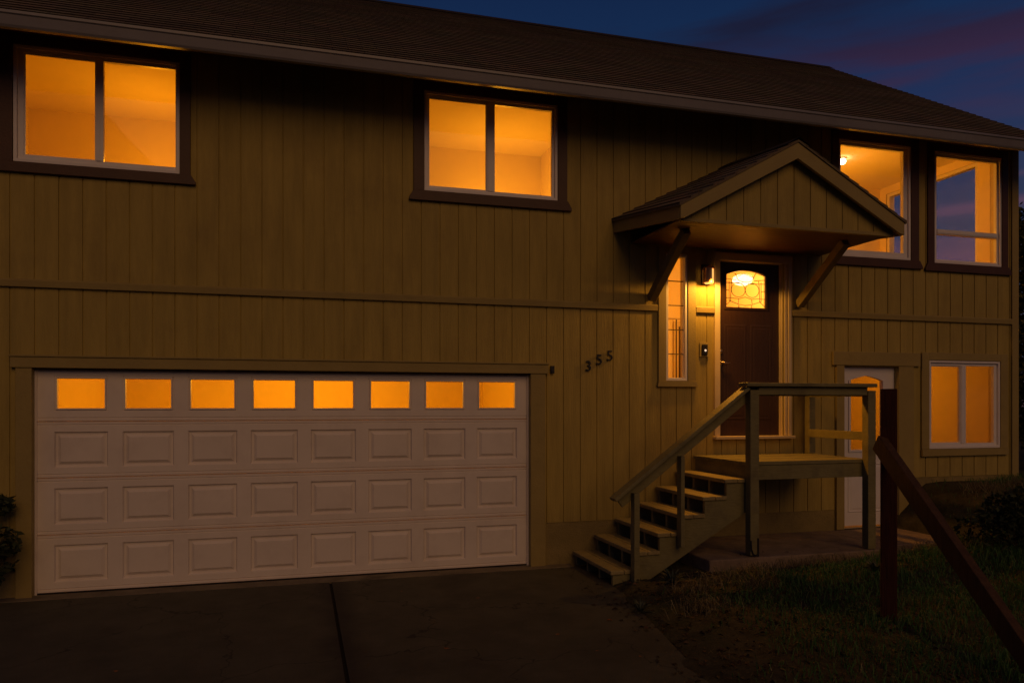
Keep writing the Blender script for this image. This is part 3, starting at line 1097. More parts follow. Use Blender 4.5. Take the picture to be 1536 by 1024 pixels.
dk.prism([(ye + 0.01, ze - 0.012), (yr, zr_ - 0.012), (2 * yr - ye - 0.01, ze - 0.012), (2 * yr - ye - 0.01, ze - 0.12), (yr, zr_ - 0.15), (ye + 0.01, ze - 0.12)], 'x', ex0 + 0.01, ex1 - 0.01)
obj('roof_deck', dk, M_SOFFIT, roof)
fs = MB()
fs.box(ex0, ex1, ye - 0.012, ye + 0.009, ze - 0.135, ze - 0.012)
obj('fascia', fs, M_SOFFIT, roof)
for xx in (ex0 - 0.016, ex1 - 0.006):
    rk = MB()
    rk.prism([(ye - 0.01, ze - 0.014), (yr, zr_ - 0.014), (2 * yr - ye + 0.01, ze - 0.014), (2 * yr - ye + 0.01, ze - 0.19), (yr, zr_ - 0.19), (ye - 0.01, ze - 0.19)], 'x', xx, xx + 0.022)
    obj('rake_board', rk, M_SOFFIT, roof)
gu = MB()
prof = [(-0.614, 5.188), (-0.614, 5.052), (-0.660, 5.052), (-0.672, 5.072), (-0.690, 5.150), (-0.702, 5.160), (-0.702, 5.184), (-0.690, 5.188), (-0.688, 5.180), (-0.690, 5.168), (-0.682, 5.158), (-0.668, 5.077), (-0.656, 5.060), (-0.622, 5.060), (-0.622, 5.188)]
gu.prism(prof, 'x', ex0 - 0.02, ex1 + 0.03)
obj('gutter', gu, M_GUTTER, roof)
sf = MB()
sf.prism([(ye + 0.012, ze - 0.138), (-0.002, 5.425), (-0.002, 5.435), (ye + 0.012, ze - 0.126)], 'x', ex0 + 0.02, ex1 - 0.02)
obj('soffit', sf, M_SOFFIT, roof)

# ---------------- entry canopy
CAX, CHW = 5.02, 1.385
CY = -1.32
CZA, CZE = 4.580, 3.815          # shingle top at apex, at eave tip (front edge)
RISE = 0.14                       # the canopy leans: higher at the wall
cp = MB()


def cpt(t, y, lift=0.0):
    """point on the canopy roof; t -1 left eave, 0 ridge, 1 right eave"""
    z = CZA + (CZE - CZA) * abs(t) + RISE * (y - CY) / (-CY) + lift
    flare = 0.16 * (y - CY) / (-CY) if t < 0 else 0.0
    return (CAX + (CHW + flare) * t, y, z)


for sgn in (-1, 1):
    n = 11
    for k in range(n):
        t0, t1 = 1 - k / n, 1 - (k + 1) / n
        A0, A1 = cpt(sgn * t0, CY, 0.016), cpt(sgn * t0, 0.0, 0.016)
        B0, B1 = cpt(sgn * t1, CY, 0.004), cpt(sgn * t1, 0.0, 0.004)
        C0, C1 = cpt(sgn * t0, CY, 0.0), cpt(sgn * t0, 0.0, 0.0)
        s0, s1 = (1 - t0) * 1.58, (1 - t1) * 1.58
        cp.face([A0, A1, B1, B0], [(CY, s0), (0, s0), (0, s1), (CY, s1)])
        cp.face([C0, C1, A1, A0], [(CY, s0), (0, s0), (0, s0), (CY, s0)])
        cp.face([C0, A0, B0])
    cp.face([cpt(sgn, CY, 0), cpt(sgn, 0, 0), cpt(sgn, 0, -0.02), cpt(sgn, CY, -0.02)])
    cp.face([cpt(sgn, CY, 0), cpt(0, CY, 0.004), cpt(0, CY, -0.02), cpt(sgn, CY, -0.02)])
canopy = obj('entry_canopy', cp, M_SHINGLE, house, fix=False)
cr_ = MB()
for sgn in (-1, 1):     # ridge cap
    cr_.face([cpt(0, CY - 0.01, 0.028), cpt(0, 0, 0.028), cpt(sgn * 0.10, 0, 0.024), cpt(sgn * 0.10, CY - 0.01, 0.024)])
obj('ridge_cap', cr_, M_SHINGLE, canopy)
# barge boards and eave fascias
bb = MB()
H = 0.155
for sgn in (-1, 1):
    a, b = cpt(0, CY + 0.015, -0.021), cpt(sgn * 0.985, CY + 0.015, -0.021)
    bb.prism([(a[0], a[2]), (b[0], b[2]), (b[0], b[2] - H + 0.02), (b[0] - sgn * 0.06, b[2] - H + 0.035), (a[0], a[2] - H - 0.015)], 'y', CY + 0.012, CY + 0.05)
obj('barge_board', bb, M_TRIM, canopy, bevel=0.003)
for sgn in (-1, 1):
    ef = MB()
    P = [cpt(sgn * 0.985, CY + 0.05, -0.022), cpt(sgn * 0.985, -0.002, -0.022)]
    v = []
    for q in P:
        for dx in (0, -sgn * 0.03):
            for dz in (0, -H + 0.015):
                v.append((q[0] + dx, q[1], q[2] + dz))
    ef.poly(v, [(0, 1, 3, 2), (4, 6, 7, 5), (0, 4, 5, 1), (2, 3, 7, 6), (0, 2, 6, 4), (1, 5, 7, 3)])
    obj('eave_fascia', ef, M_TRIM, canopy, bevel=0.003)
# roof deck underside
ud = MB()
for sgn in (-1, 1):
    ud.face([cpt(0, CY + 0.05, -0.024), cpt(sgn * 0.96, CY + 0.05, -0.024), cpt(sgn * 0.96, 0, -0.024), cpt(0, 0, -0.024)])
obj('deck_board', ud, M_SOFFIT, canopy, fix=False)
# gable siding face with grooves
CZB = 3.690
GY = -1.20
gs = MB()
hwid = 1.385 * 0.94
zt_ = lambda x: CZA - 0.03 + (CZE - CZA) * abs(x - CAX) / CHW + RISE * (GY - CY) / (-CY)
xs = [CAX - hwid]
k = -8
while k < 9:
    c = CAX + 0.03 + k * 0.2036
    if CAX - hwid + 0.02 < c < CAX + hwid - 0.02:
        xs += [c - 0.006, c - 0.004, c + 0.004, c + 0.006]
    k += 1
xs = sorted(xs + [CAX + hwid, CAX])
for a, b in zip(xs[:-1], xs[1:]):
    def gyy(x):
        r = ((x - CAX - 0.03) / 0.2036) % 1.0
        r = min(r, 1 - r) * 0.2036
        return GY + (0.010 if r < 0.0045 else 0.0)
    gs.face([(a, gyy(a), CZB + 0.02), (b, gyy(b), CZB + 0.02), (b, gyy(b), zt_(b)), (a, gyy(a), zt_(a))])
obj('gable_siding', gs, M_SIDING, canopy, fix=False)
gb_ = MB()
gb_.box(CAX - hwid, CAX + hwid, GY - 0.016, GY + 0.03, CZB - 0.02, CZB + 0.019)
obj('gable_trim', gb_, M_TRIM, canopy, bevel=0.003)
so = MB()
n = 13
for k in range(n):      # soffit boards
    y0 = GY + 0.03 + (0 - GY - 0.03) * k / n
    y1 = GY + 0.03 + (0 - GY - 0.03) * (k + 1) / n
    so.box(CAX - hwid, CAX + hwid, y0 + 0.003, y1 - 0.003, CZB, CZB + 0.018)
obj('soffit', so, mat('canopy soffit stain', (0.11, 0.05, 0.022), 0.5, 0.4, var=0.2, vscale=4, stretch=(0.5, 6, 6)), canopy)
for sgn in (-1, 1):
    bk = MB()
    bx = CAX + (0.985 if sgn > 0 else -1.045)
    bk.beam((bx, -0.02, 3.06), (bx, -0.84, 3.675), 0.09, 0.10, up=(0, 1, 1))
    obj('bracket', bk, M_BRACE, canopy, bevel=0.005)

# ---------------- rooms behind the windows
ZC, BY = 5.44, 2.40


def room(x0, x1, y0, y1, z0, z1, right_open=None, wall_m=None):
    wl = MB()
    wl.face([(x0, y1, z0), (x1, y1, z0), (x1, y1, z1), (x0, y1, z1)])
    wl.face([(x0, y0, z0), (x0, y1, z0), (x0, y1, z1), (x0, y0, z1)])
    if right_open:
        a, b, c, d_ = right_open
        for (ya, yb, za, zb) in ((y0, a, z0, z1), (a, b, z0, c), (a, b, d_, z1), (b, y1, z0, z1)):
            wl.face([(x1, ya, za), (x1, yb, za), (x1, yb, zb), (x1, ya, zb)])
    else:
        wl.face([(x1, y0, z0), (x1, y1, z0), (x1, y1, z1), (x1, y0, z1)])
    # inner face of the front wall
    for a, b, c, d_ in cells(x0, x1, z0, z1):
        wl.face([(a, y0, c), (b, y0, c), (b, y0, d_), (a, y0, d_)])
    obj('room_wall', wl, wall_m or M_ROOM, house, fix=False)
    c = MB()
    c.face([(x0, y0, z1), (x1, y0, z1), (x1, y1, z1), (x0, y1, z1)])
    obj('room_ceiling', c, M_CEIL, house, fix=False)
    c = MB()
    c.face([(x0, y0, z0), (x1, y0, z0), (x1, y1, z0), (x0, y1, z0)])
    obj('room_floor', c, M_FLOOR, house, fix=False)


YI = 0.165
room(-3.2, 0.35, YI, BY, 3.0, ZC)
room(0.40, 3.40, YI, BY, 3.0, ZC)
room(3.60, 6.20, YI, BY, 1.38, ZC)
room(6.26, 9.415, YI, BY, 3.0, ZC, (EY0, EY1, EZ0, EZ1))
room(6.26, 9.41, YI, 3.4, 0.20, 2.70)
room(-2.9, 3.3, YI, 5.6, -0.02, 2.75)

AMB = (1.0, 0.345, 0.008)
lamp('bedroom lamp', (-1.60, 1.50, 4.50), 28, AMB, 0.12)
lamp('bedroom lamp', (2.60, 1.65, 4.40), 31, (1.0, 0.39, 0.018), 0.12)
lamp('garage lamp', (0.2, 3.3, 2.30), 150, (1.0, 0.37, 0.008), 0.15)
lamp('hall lamp', (5.60, 0.85, 3.30), 50, (1.0, 0.37, 0.014), 0.08)
lamp('living room lamp', (7.45, 1.30, 4.45), 46, (1.0, 0.37, 0.013), 0.08)
lamp('basement lamp', (8.0, 1.9, 2.45), 24, (1.0, 0.33, 0.006), 0.10)

# ---------------- things inside seen through the glass
cl = thing('ceiling_light', 'small bright ceiling light seen through the picture window by the canopy', 'ceiling light', (7.68, 1.24, ZC))
m = MB()
m.lathe((7.68, 1.24, ZC), [(0.0, -0.002), (0.075, -0.002), (0.075, -0.012), (0.06, -0.02), (0.0, -0.02)], 24)
obj('base', m, M_WHITE, cl, smooth=True)
m = MB()
m.lathe((7.68, 1.24, ZC), [(0.05, -0.021), (0.062, -0.05), (0.045, -0.08), (0.0, -0.09)], 24)
obj('globe', m, emit_mat('ceiling globe', (1.0, 0.78, 0.45), 14), cl, smooth=True)

hl = thing('hall_pendant_light', 'bright oval hall lamp glowing behind the leaded door glass', 'pendant light', (5.60, 0.60, ZC))
m = MB()
m.tube([(5.60, 0.60, ZC - 0.002), (5.60, 0.60, 3.58)], 0.008, 8)
m.lathe((5.60, 0.60, 3.52), [(0.0, 0.07), (0.05, 0.06), (0.06, 0.0)], 16)
obj('stem', m, M_METAL, hl)
m = MB()
m.lathe((5.60, 0.60, 3.47), [(0.06, 0.05), (0.12, 0.02), (0.135, -0.02), (0.11, -0.06), (0.06, -0.085), (0.0, -0.09)], 24)
obj('globe', m, emit_mat('hall globe', (1.0, 0.82, 0.5), 9), hl, smooth=True)

# inner door and stair balusters visible through the sidelight
idr = MB()
idr.ring(5.54, 6.18, 1.38, 3.10, 0.08, BY - 0.04, BY - 0.002, wb=0.001)
obj('inner_door_frame', idr, M_CASING, house)
idr = MB()
idr.box(5.625, 6.095, BY - 0.025, BY - 0.003, 1.39, 3.02)
obj('inner_door', idr, M_DOOR, house)
bal = thing('stair_railing', 'thin dark indoor stair railing behind the narrow sidelight window', 'railing', (4.55, 0.9, 1.38))
m = MB()
m.box(4.42, 5.5, 0.99, 1.02, 2.95, 2.97)
obj('rail', m, M_CASING, bal)
for x in (4.47, 4.66, 4.85, 5.04, 5.23):
    m = MB()
    m.box(x - 0.006, x + 0.006, 0.999, 1.011, 1.38, 2.95)
    obj('baluster', m, M_DOOR, bal)

# ------------------------------------------------------------------ things on the wall
wlamp = thing('wall_lamp', 'small lit bronze wall lamp between the sidelight window and the front door', 'wall lamp', (4.70, 0.0, 3.25))
lx, lz = 4.695, 3.355
m = MB()
m.box(lx - 0.055, lx + 0.055, -0.020, -0.002, lz - 0.10, lz + 0.14)
obj('back_plate', m, M_METAL, wlamp, bevel=0.004)
m = MB()
m.lathe((lx, -0.085, lz), [(0.0, 0.105), (0.062, 0.10), (0.066, 0.085), (0.066, 0.075)], 24)
m.lathe((lx, -0.085, lz), [(0.066, 0.075), (0.066, -0.09), (0.061, -0.09), (0.061, 0.075)], 16, R(145), R(272))
obj('shade', m, M_COPPER, wlamp, smooth=False)
m = MB()
m.lathe((lx, -0.085, lz), [(0.056, 0.074), (0.057, -0.085), (0.045, -0.10), (0.0, -0.104)], 24)
obj('glass', m, emit_mat('lamp glass', (1.0, 0.50, 0.12), 1.15), wlamp, smooth=True)
lamp('wall lamp bulb', (lx + 0.03, -0.27, lz - 0.09), 34, (1.0, 0.45, 0.065), 0.05, 'SPOT', R(178), (0, 0, 0))
bpy.data.objects['wall lamp bulb'].data.spot_blend = 0.12
lamp('wall lamp bulb', (lx, -0.16, lz - 0.12), 115, (1.0, 0.38, 0.03), 0.05, 'SPOT', R(88), Vector((-0.30, 0.52, 1.0)).to_track_quat('Z', 'Y').to_euler())

db = thing('doorbell', 'small black doorbell with a white button left of the front door', 'doorbell', (4.675, 0.0, 2.40))
m = MB()
m.box(4.615, 4.735, -0.012, -0.002, 2.385, 2.56)
obj('mounting_plate', m, M_TRIM, db, bevel=0.004)
m = MB()
m.box(4.640, 4.712, -0.034, -0.012, 2.408, 2.535)
obj('body', m, M_BLACK, db, bevel=0.006)
m = MB()
m.lathe((0, 0, 0), [(0.0, 0.004), (0.013, 0.003), (0.014, 0.0)], 16)
m.v = [(4.680 + a[0], -0.034 - a[2], 2.462 + a[1]) for a in m.v]
obj('button', m, emit_mat('bell button glow', (1.0, 0.9, 0.8), 0.5), db)

m = MB()
m.box(2.722, 2.765, -0.035, -0.002, 2.165, 2.25)
m.box(2.729, 2.758, -0.041, -0.035, 2.172, 2.205)
tag(obj('sensor_box', m, M_BLACK, bevel=0.004, origin=(2.744, 0, 2.165)), 'tiny dark sensor box on the siding just right of the garage header', 'sensor')


def digit(ch, x, z, h, label):
    cu = bpy.data.curves.new('numeral', 'FONT')
    cu.body = ch
    cu.size = h / 0.70
    cu.extrude = 0.006
    cu.bevel_depth = 0.0006
    cu.align_x = 'CENTER'
    t = bpy.data.objects.new('tmp', cu)
    COL.objects.link(t)
    bpy.context.view_layer.update()
    me = bpy.data.meshes.new_from_object(t.evaluated_get(bpy.context.evaluated_depsgraph_get()))
    bpy.data.objects.remove(t)
    o = bpy.data.objects.new('house_number', me)
    me.materials.clear()
    me.materials.append(M_NUM)
    COL.objects.link(o)
    o.location = (x, -0.012, z)
    o.rotation_euler = (R(90), 0, 0)
    return tag(o, label, 'house number', 'black house numbers climbing to the right on the siding')


digit('3', 3.184, 2.200, 0.118, 'black house numeral 3, lowest of three on the olive siding')
digit('5', 3.316, 2.276, 0.118, 'black house numeral 5, the middle one between the 3 and the other 5')
digit('5', 3.448, 2.322, 0.118, 'black house numeral 5, highest and rightmost of the three numerals')

# ------------------------------------------------------------------ porch stairs and landing
st = thing('porch_stairs', 'olive painted wooden entry stairs rising to a railed landing at the front door', 'stairs', (4.5, -0.6, 0.0))
NX_, RUN, Z1, RISER = 2.985, 0.2585, 0.150, 0.1765
YF, YB = -1.09, -0.03
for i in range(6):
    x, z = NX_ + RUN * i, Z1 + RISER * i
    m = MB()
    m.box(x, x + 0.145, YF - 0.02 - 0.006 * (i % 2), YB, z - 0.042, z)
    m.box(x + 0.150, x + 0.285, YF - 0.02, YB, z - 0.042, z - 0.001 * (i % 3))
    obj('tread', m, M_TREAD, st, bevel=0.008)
for yy, wd in ((YF + 0.02, 0.042), (-0.74, 0.04), (-0.40, 0.04), (-0.06, 0.04)):
    pts = []
    for i in range(6):
        x, z = NX_ + RUN * i + 0.03, Z1 + RISER * i - 0.043
        if i == 0:
            pts.append((x, 0.0))
        pts.append((x, z))
        pts.append((x + RUN, z))
    pts.append((pts[-1][0], pts[-1][1] - 0.30))
    pts.append((NX_ + 0.03 + RUN * 1.35, 0.0))
    m = MB()
    m.prism(pts, 'y', yy - wd / 2, yy + wd / 2)
    obj('stringer', m, M_STAIR, st, bevel=0.003)
DXa, DXb = 4.515, 6.088
n = 9
m = MB()
for k in range(n):      # deck boards run along the wall
    y0 = -1.13 + 1.10 * k / n
    y1 = -1.13 + 1.10 * (k + 1) / n
    m.box(DXa, DXb, y0 + 0.003, y1 - 0.003, 1.172, 1.210 - 0.0012 * (k % 3))
obj('deck', m, M_STAIR, st, bevel=0.003)
m = MB()
m.box(DXa + 0.03, DXb - 0.02, -1.115, -1.075, 1.015, 1.170)
m.box(DXa + 0.03, DXa + 0.07, -1.075, -0.03, 1.015, 1.170)
m.box(DXb - 0.06, DXb - 0.02, -1.075, -0.03, 1.015, 1.170)
obj('rim_board', m, M_STAIR, st, bevel=0.003)
m = MB()
for x in (5.05, 5.55):
    m.box(x, x + 0.04, -1.074, -0.03, 1.02, 1.170)
obj('joist', m, M_STAIR, st)


def post(x0, x1, y0, y1, z0, z1):
    m = MB()
    m.box(x0, x1, y0, y1, z0, z1)
    return obj('post', m, M_STAIR, st, bevel=0.006)


post(4.512, 4.617, -1.215, -1.118, 0.24, 1.965)
post(5.988, 6.090, -1.215, -1.118, 0.23, 1.965)
post(6.07, 6.16, -0.125, -0.035, 1.211, 1.965)
post(3.198, 3.258, -1.205, -1.114, 0.0, 0.93)
post(3.714, 3.758, -1.205, -1.114, 0.36, 1.29)
m = MB()
m.box(4.448, 6.075, -1.255, -1.09, 2.003, 2.042)
obj('rail_cap', m, M_STAIR, st, bevel=0.006)
m = MB()
m.box(5.99, 6.105, -1.088, -0.01, 2.003, 2.042)
obj('rail_cap', m, M_STAIR, st, bevel=0.006)
m = MB()
m.box(4.54, 6.06, -1.112, -1.075, 1.905, 2.002)
m.box(4.618, 5.987, -1.205, -1.17, 1.915, 2.002)
obj('top_rail', m, M_STAIR, st, bevel=0.004)
m = MB()
m.box(6.045, 6.085, -1.074, -0.127, 1.905, 2.002)
obj('top_rail', m, M_STAIR, st, bevel=0.004)
m = MB()
m.box(6.045, 6.085, -1.114, -0.127, 1.415, 1.51)
obj('mid_rail', m, M_STAIR, st, bevel=0.004)
p0, p1 = Vector((2.99, -1.15, 0.868)), Vector((4.50, -1.15, 1.985))
m = MB()
m.beam(p0, p1, 0.14, 0.038)
obj('handrail', m, M_STAIR, st, bevel=0.006)
m = MB()
dn = Vector((0, 0, -0.088))
m.beam(p0 + Vector((0.08, 0.045, 0.055)) + dn, p1 + Vector((0.03, 0.045, 0.02)) + dn, 0.036, 0.13)
obj('hand_rail_board', m, M_STAIR, st, bevel=0.004)
m = MB()      # metal strap at the foot of the front post
m.box(4.592, 4.610, -1.222, -1.216, 0.23, 0.42)
m.tube([(4.515, -1.222, 0.40), (4.518, -1.225, 0.31), (4.54, -1.225, 0.255), (4.58, -1.225, 0.24), (4.60, -1.225, 0.27)], 0.007, 6)
obj('strap', m, M_BLACK, st)

# ------------------------------------------------------------------ brown railing in the foreground
rl = thing('timber_railing', 'red brown weathered timber post with a steep sloping rail on the lawn', 'railing', (4.33, -3.3, 0.1))
m = MB()
pc = Vector((4.335, -3.30, 0))
ax_ = R(-40)
c_, s_ = math.cos(ax_), math.sin(ax_)


def prot(u, v, z):
    return (pc.x + u * c_ - v * s_, pc.y + u * s_ + v * c_, z)


hw = 0.056
m.poly([prot(u, v, z) for z in (-0.05, 1.932) for u, v in ((-hw, -hw), (hw, -hw), (hw, hw), (-hw, hw))],
       [(3, 2, 1, 0), (4, 5, 6, 7), (0, 1, 5, 4), (1, 2, 6, 5), (2, 3, 7, 6), (3, 0, 4, 7)])
obj('post', m, M_DARKPOST, rl, bevel=0.006)
m = MB()
ra, rb = Vector((4.262, -3.352, 1.452)), Vector((3.925, -5.02, 0.14))
ra = ra + (ra - rb) * 0.055
m.beam(ra, rb, 0.062, 0.138)
obj('rail', m, M_REDWOOD, rl, bevel=0.006)

# ------------------------------------------------------------------ vegetation


def blades(n, place, hmin, hmax, wd, lean):
    V, Fc = [], []
    k = 0
    while k < n:
        x, y, s = place()
        if x is None:
            continue
        z = ground_z(x, y) - 0.01
        h = random.uniform(hmin, hmax) * s
        a = random.uniform(0, 2 * math.pi)
        b = random.uniform(0, 2 * math.pi)
        l = h * random.uniform(0.1, lean)
        dx, dy = math.cos(a) * wd, math.sin(a) * wd
        lx_, ly_ = math.cos(b) * l, math.sin(b) * l
        i = len(V)
        V += [(x - dx, y - dy, z), (x + dx, y + dy, z), (x + dx * 0.7 + lx_ * 0.4, y + dy * 0.7 + ly_ * 0.4, z + h * 0.6), (x - dx * 0.7 + lx_ * 0.4, y - dy * 0.7 + ly_ * 0.4, z + h * 0.6), (x + lx_, y + ly_, z + h * (1 - 0.3 * lean))]
        Fc += [[i, i + 1, i + 2, i + 3], [i + 3, i + 2, i + 4]]
        k += 1
    mb = MB()
    mb.v, mb.f = V, Fc
    return mb


def on_pad(x, y):
    return 3.95 < x < 7.5 and y > -1.28


def lawn():
    x, y = random.uniform(2.7, 11.0), random.uniform(-6.8, -0.05)
    d = x - edge(y)
    if d < 0.05 or on_pad(x, y):
        return None, 0, 0
    n1 = mnoise.noise((x * 0.9, y * 0.9, 0.0)) + 0.5 * mnoise.noise((x * 2.3, y * 2.3, 4))
    dens = tr(d, 0.2, 1.7) * 1.05 + 0.35 * n1
    near = tr(y, -1.9, -1.1) * (1 - tr(x, 8.0, 9.0))
    dens *= 1 - 0.75 * near
    dens *= 1 - 0.8 * tr(y, -1.6, -0.6) * (1 - 0.6 * tr(x, 8.3, 9.2))
    if random.random() > dens:
        return None, 0, 0
    n3 = mnoise.noise((x * 3.1, y * 3.1, 11))
    return x, y, 0.55 + 0.6 * max(0, n1 + 0.4) + 1.5 * max(0, n3 - 0.12) + 0.5 * tr(x, 5.5, 7.5) * tr(-y, 0.9, 2.2)


tag(obj('grass', blades(75000, lawn, 0.05, 0.14, 0.0035, 0.9), M_GRASS, fix=False), 'patchy dark lawn grass on the bank right of the driveway', kind='stuff')


TUFTS = [(3.55, -1.75), (3.95, -1.55), (4.35, -1.52), (4.9, -1.45), (5.3, -1.5), (4.1, -1.95), (6.3, -1.6), (7.0, -1.55), (8.2, -0.7), (8.8, -0.6), (6.6, -1.9), (3.3, -2.3)]


def straw():
    if random.random() < 0.6:
        c = random.choice(TUFTS)
        return c[0] + random.gauss(0, 0.13), c[1] + random.gauss(0, 0.09), 1.5
    x, y = random.uniform(2.8, 9.5), random.uniform(-5.5, -1.35)
    if x - edge(y) < 0.05 or random.random() > 0.5 + mnoise.noise((x * 1.4, y * 1.4, 9)):
        return None, 0, 0
    return x, y, 0.8


tag(obj('dry_grass', blades(3600, straw, 0.05, 0.15, 0.0028, 1.6), M_STRAW, fix=False), 'dry straw tufts scattered along the concrete pad and bank', kind='stuff')

lt = MB()
for _ in range(7500):
    x, y = random.uniform(2.4, 9.3), random.uniform(-6.2, -1.0)
    d = x - edge(y)
    if d < -0.45 * random.random() ** 3 or (on_pad(x, y) and random.random() < 0.9):
        continue
    if random.random() > 1.1 - tr(d, 0.3, 2.6):
        continue
    z = (0.004 if d < 0 else ground_z(x, y) + 0.004) if not on_pad(x, y) else 0.229
    r = random.uniform(0.010, 0.032)
    a = random.uniform(0, 6.28)
    t1, t2 = random.uniform(-0.4, 0.9) * r, random.uniform(-0.4, 0.9) * r
    ca, sa = math.cos(a), math.sin(a)
    lt.face([(x - ca * r, y - sa * r, z), (x + sa * r * 0.5, y - ca * r * 0.5, z + abs(t1)), (x + ca * r, y + sa * r, z + abs(t2) * 0.5), (x - sa * r * 0.5, y + ca * r * 0.5, z + abs(t2))])
tag(obj('leaf_litter', lt, M_LITTER, fix=False), 'brown leaf litter over the soil beside the driveway', kind='stuff')


def leaf_cloud(mb, centre, rad, n, size, shape=1.0, seed=0):
    rnd = random.Random(seed)
    k = 0
    while k < n:
        p = Vector((rnd.uniform(-1, 1), rnd.uniform(-1, 1), rnd.uniform(-1, 1)))
        l = p.length
        if l > 1 or l < 0.25:
            continue
        q = Vector((centre[0] + p.x * rad[0], centre[1] + p.y * rad[1], centre[2] + p.z * rad[2]))
        nz = mnoise.noise(q * (1.6 / max(0.4, rad[0]))) + 0.5 * mnoise.noise(q * (4.5 / max(0.4, rad[0])))
        if l > 0.78 + 0.35 * nz or nz < -0.32:
            k += 0.15
            continue
        s = size * rnd.uniform(0.6, 1.4)
        u = Vector((rnd.gauss(0, 1), rnd.gauss(0, 1), rnd.gauss(0, 0.7))).normalized()
        v = u.orthogonal().normalized()
        w_ = (v * math.cos(rnd.uniform(0, 6.28)) + u.cross(v) * math.sin(rnd.uniform(0, 6.28))).normalized()
        mb.face([q - u * s, q + w_ * s * 0.45, q + u * s, q - w_ * s * 0.45])
        k += 1


def tree(name, label, cat, base, h, rad, n, leaf, lobes, seed, group=None):
    t = thing(name, label, cat, base, group)
    rnd = random.Random(seed)
    b = Vector(base)
    m = MB()
    top = b + Vector((rnd.uniform(-0.1, 0.1), rnd.uniform(-0.1, 0.1), h * 0.72))
    m.tube([b + Vector((0, 0, -0.1)), b.lerp(top, 0.3) + Vector((0.04, 0.02, 0)), b.lerp(top, 0.65), top], [0.06 * rad, 0.05 * rad, 0.035 * rad, 0.012 * rad], 10)
    cs = []
    for k in range(lobes):
        a = k * 2.4 + seed
        rr = rad * (0.30 + 0.32 * rnd.random())
        zz = h * (0.22 + 0.70 * (k + 0.5) / lobes)
        sh = 1.0 - 0.45 * (k / lobes)
        c = b + Vector((math.cos(a) * rr * sh, math.sin(a) * rr * sh, zz))
        cs.append((c, rad * (0.52 + 0.18 * rnd.random()) * sh))
        s0 = b.lerp(top, min(0.9, 0.2 + 0.6 * k / lobes))
        m.tube([s0, s0.lerp(c, 0.5) + Vector((0, 0, 0.05 * rad)), c], [0.028 * rad, 0.018 * rad, 0.006 * rad], 7)
    obj('trunk', m, M_BARK, t, smooth=True)
    m = MB()
    for k, (c, r) in enumerate(cs):
        leaf_cloud(m, c, (r, r, r * 0.9), n // lobes, leaf, seed=seed * 50 + k)
    obj('crown', m, M_LEAF, t, fix=False)
    return t


tree('leafy_tree', 'dark leafy tree standing past the right corner of the house', 'tree', (13.25, 2.3, 0.6), 5.1, 1.75, 11000, 0.07, 11, 3)
tree('garden_shrub', 'dark shrub growing against the wall left of the garage', 'shrub', (-2.72, -0.24, 0.0), 1.05, 0.34, 1300, 0.035, 7, 5)
tree('garden_shrub', 'dark shrub in front of the leafy tree past the right house corner', 'shrub', (11.35, 1.3, 0.75), 2.5, 0.85, 3600, 0.05, 7, 12)

tree('garden_shrub', 'low dark green bush on the bank behind the sloping brown rail', 'shrub', (6.95, -2.15, 0.32), 0.62, 0.52, 2600, 0.030, 8, 21)


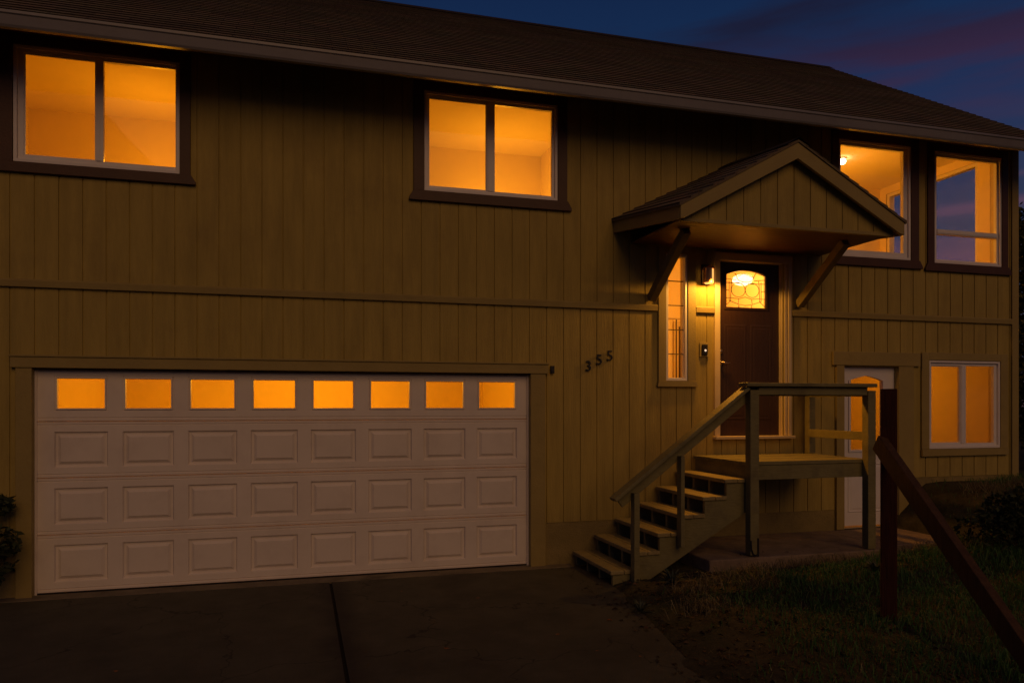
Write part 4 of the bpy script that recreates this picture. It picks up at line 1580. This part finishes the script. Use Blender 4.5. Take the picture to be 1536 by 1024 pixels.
def weed(loc, s, label, seed):
    rnd = random.Random(seed)
    m = MB()
    x, y = loc
    z = max(0.0, ground_z(x, y)) + 0.0
    for k in range(70):
        a = rnd.uniform(0, 6.28)
        l = s * rnd.uniform(0.5, 1.0)
        e_ = rnd.uniform(0.25, 1.2)
        u = Vector((math.cos(a) * math.cos(e_), math.sin(a) * math.cos(e_), math.sin(e_)))
        v = Vector((-math.sin(a), math.cos(a), 0)) * l * 0.045
        o_ = Vector((x, y, z))
        mid = o_ + u * l * 0.55
        tip = o_ + u * l - Vector((0, 0, l * 0.18))
        m.face([o_ - v * 0.4, o_ + v * 0.4, mid + v, mid - v])
        m.face([mid - v, mid + v, tip])
    tag(obj('weed', m, M_WEED, fix=False, origin=(x, y, z)), label, 'weed')


weed((2.86, -2.05), 0.17, 'grey green spiky weed at the edge of the driveway below the stairs', 1)
weed((3.50, -1.42), 0.22, 'pale weed clump under the lower stair stringer', 2)
weed((5.25, -2.15), 0.22, 'grey green weed on the lawn left of the brown timber post', 3)


def fallen_leaf(x, y, r, label, group, seed):
    rnd = random.Random(seed)
    m = MB()
    n = 11
    a0 = rnd.uniform(0, 6.28)
    pts = []
    for k in range(n):
        a = a0 + 2 * math.pi * k / n
        rr = r * (1.0 if k % 2 == 0 else 0.5) * rnd.uniform(0.8, 1.2)
        pts.append((x + rr * math.cos(a), y + rr * math.sin(a), 0.004 + 0.3 * r * rnd.random()))
    c = (x, y, 0.005)
    for k in range(n):
        m.face([c, pts[k], pts[(k + 1) % n]])
    tag(obj('fallen_leaf', m, M_ORANGELEAF, origin=(x, y, 0)), label, 'leaf', group)


fallen_leaf(1.72, -3.57, 0.050, 'large orange fallen leaf on the driveway near the bottom of the photo', 'fallen leaves on the driveway', 1)
for i, (x, y) in enumerate([(2.1, -2.9), (1.95, -2.45), (1.05, -2.55), (2.35, -3.1), (1.6, -1.2), (2.5, -2.2), (0.95, -0.75), (-1.2, -2.4)]):
    fallen_leaf(x, y, 0.014 + 0.006 * (i % 3), 'tiny dry fallen leaf lying on the dark driveway', 'fallen leaves on the driveway', 10 + i)

# ------------------------------------------------------------------ render settings
scene.render.engine = 'CYCLES'
scene.cycles.use_denoising = True
try:
    scene.cycles.denoiser = 'OPENIMAGEDENOISE'
except Exception:
    pass
scene.cycles.max_bounces = 8
scene.cycles.diffuse_bounces = 5
scene.cycles.transparent_max_bounces = 12
scene.cycles.sample_clamp_indirect = 4.0
scene.cycles.caustics_reflective = False
scene.cycles.caustics_refractive = False
scene.view_settings.view_transform = 'Standard'
scene.view_settings.look = 'None'
scene.view_settings.exposure = 0.0
scene.view_settings.gamma = 1.0
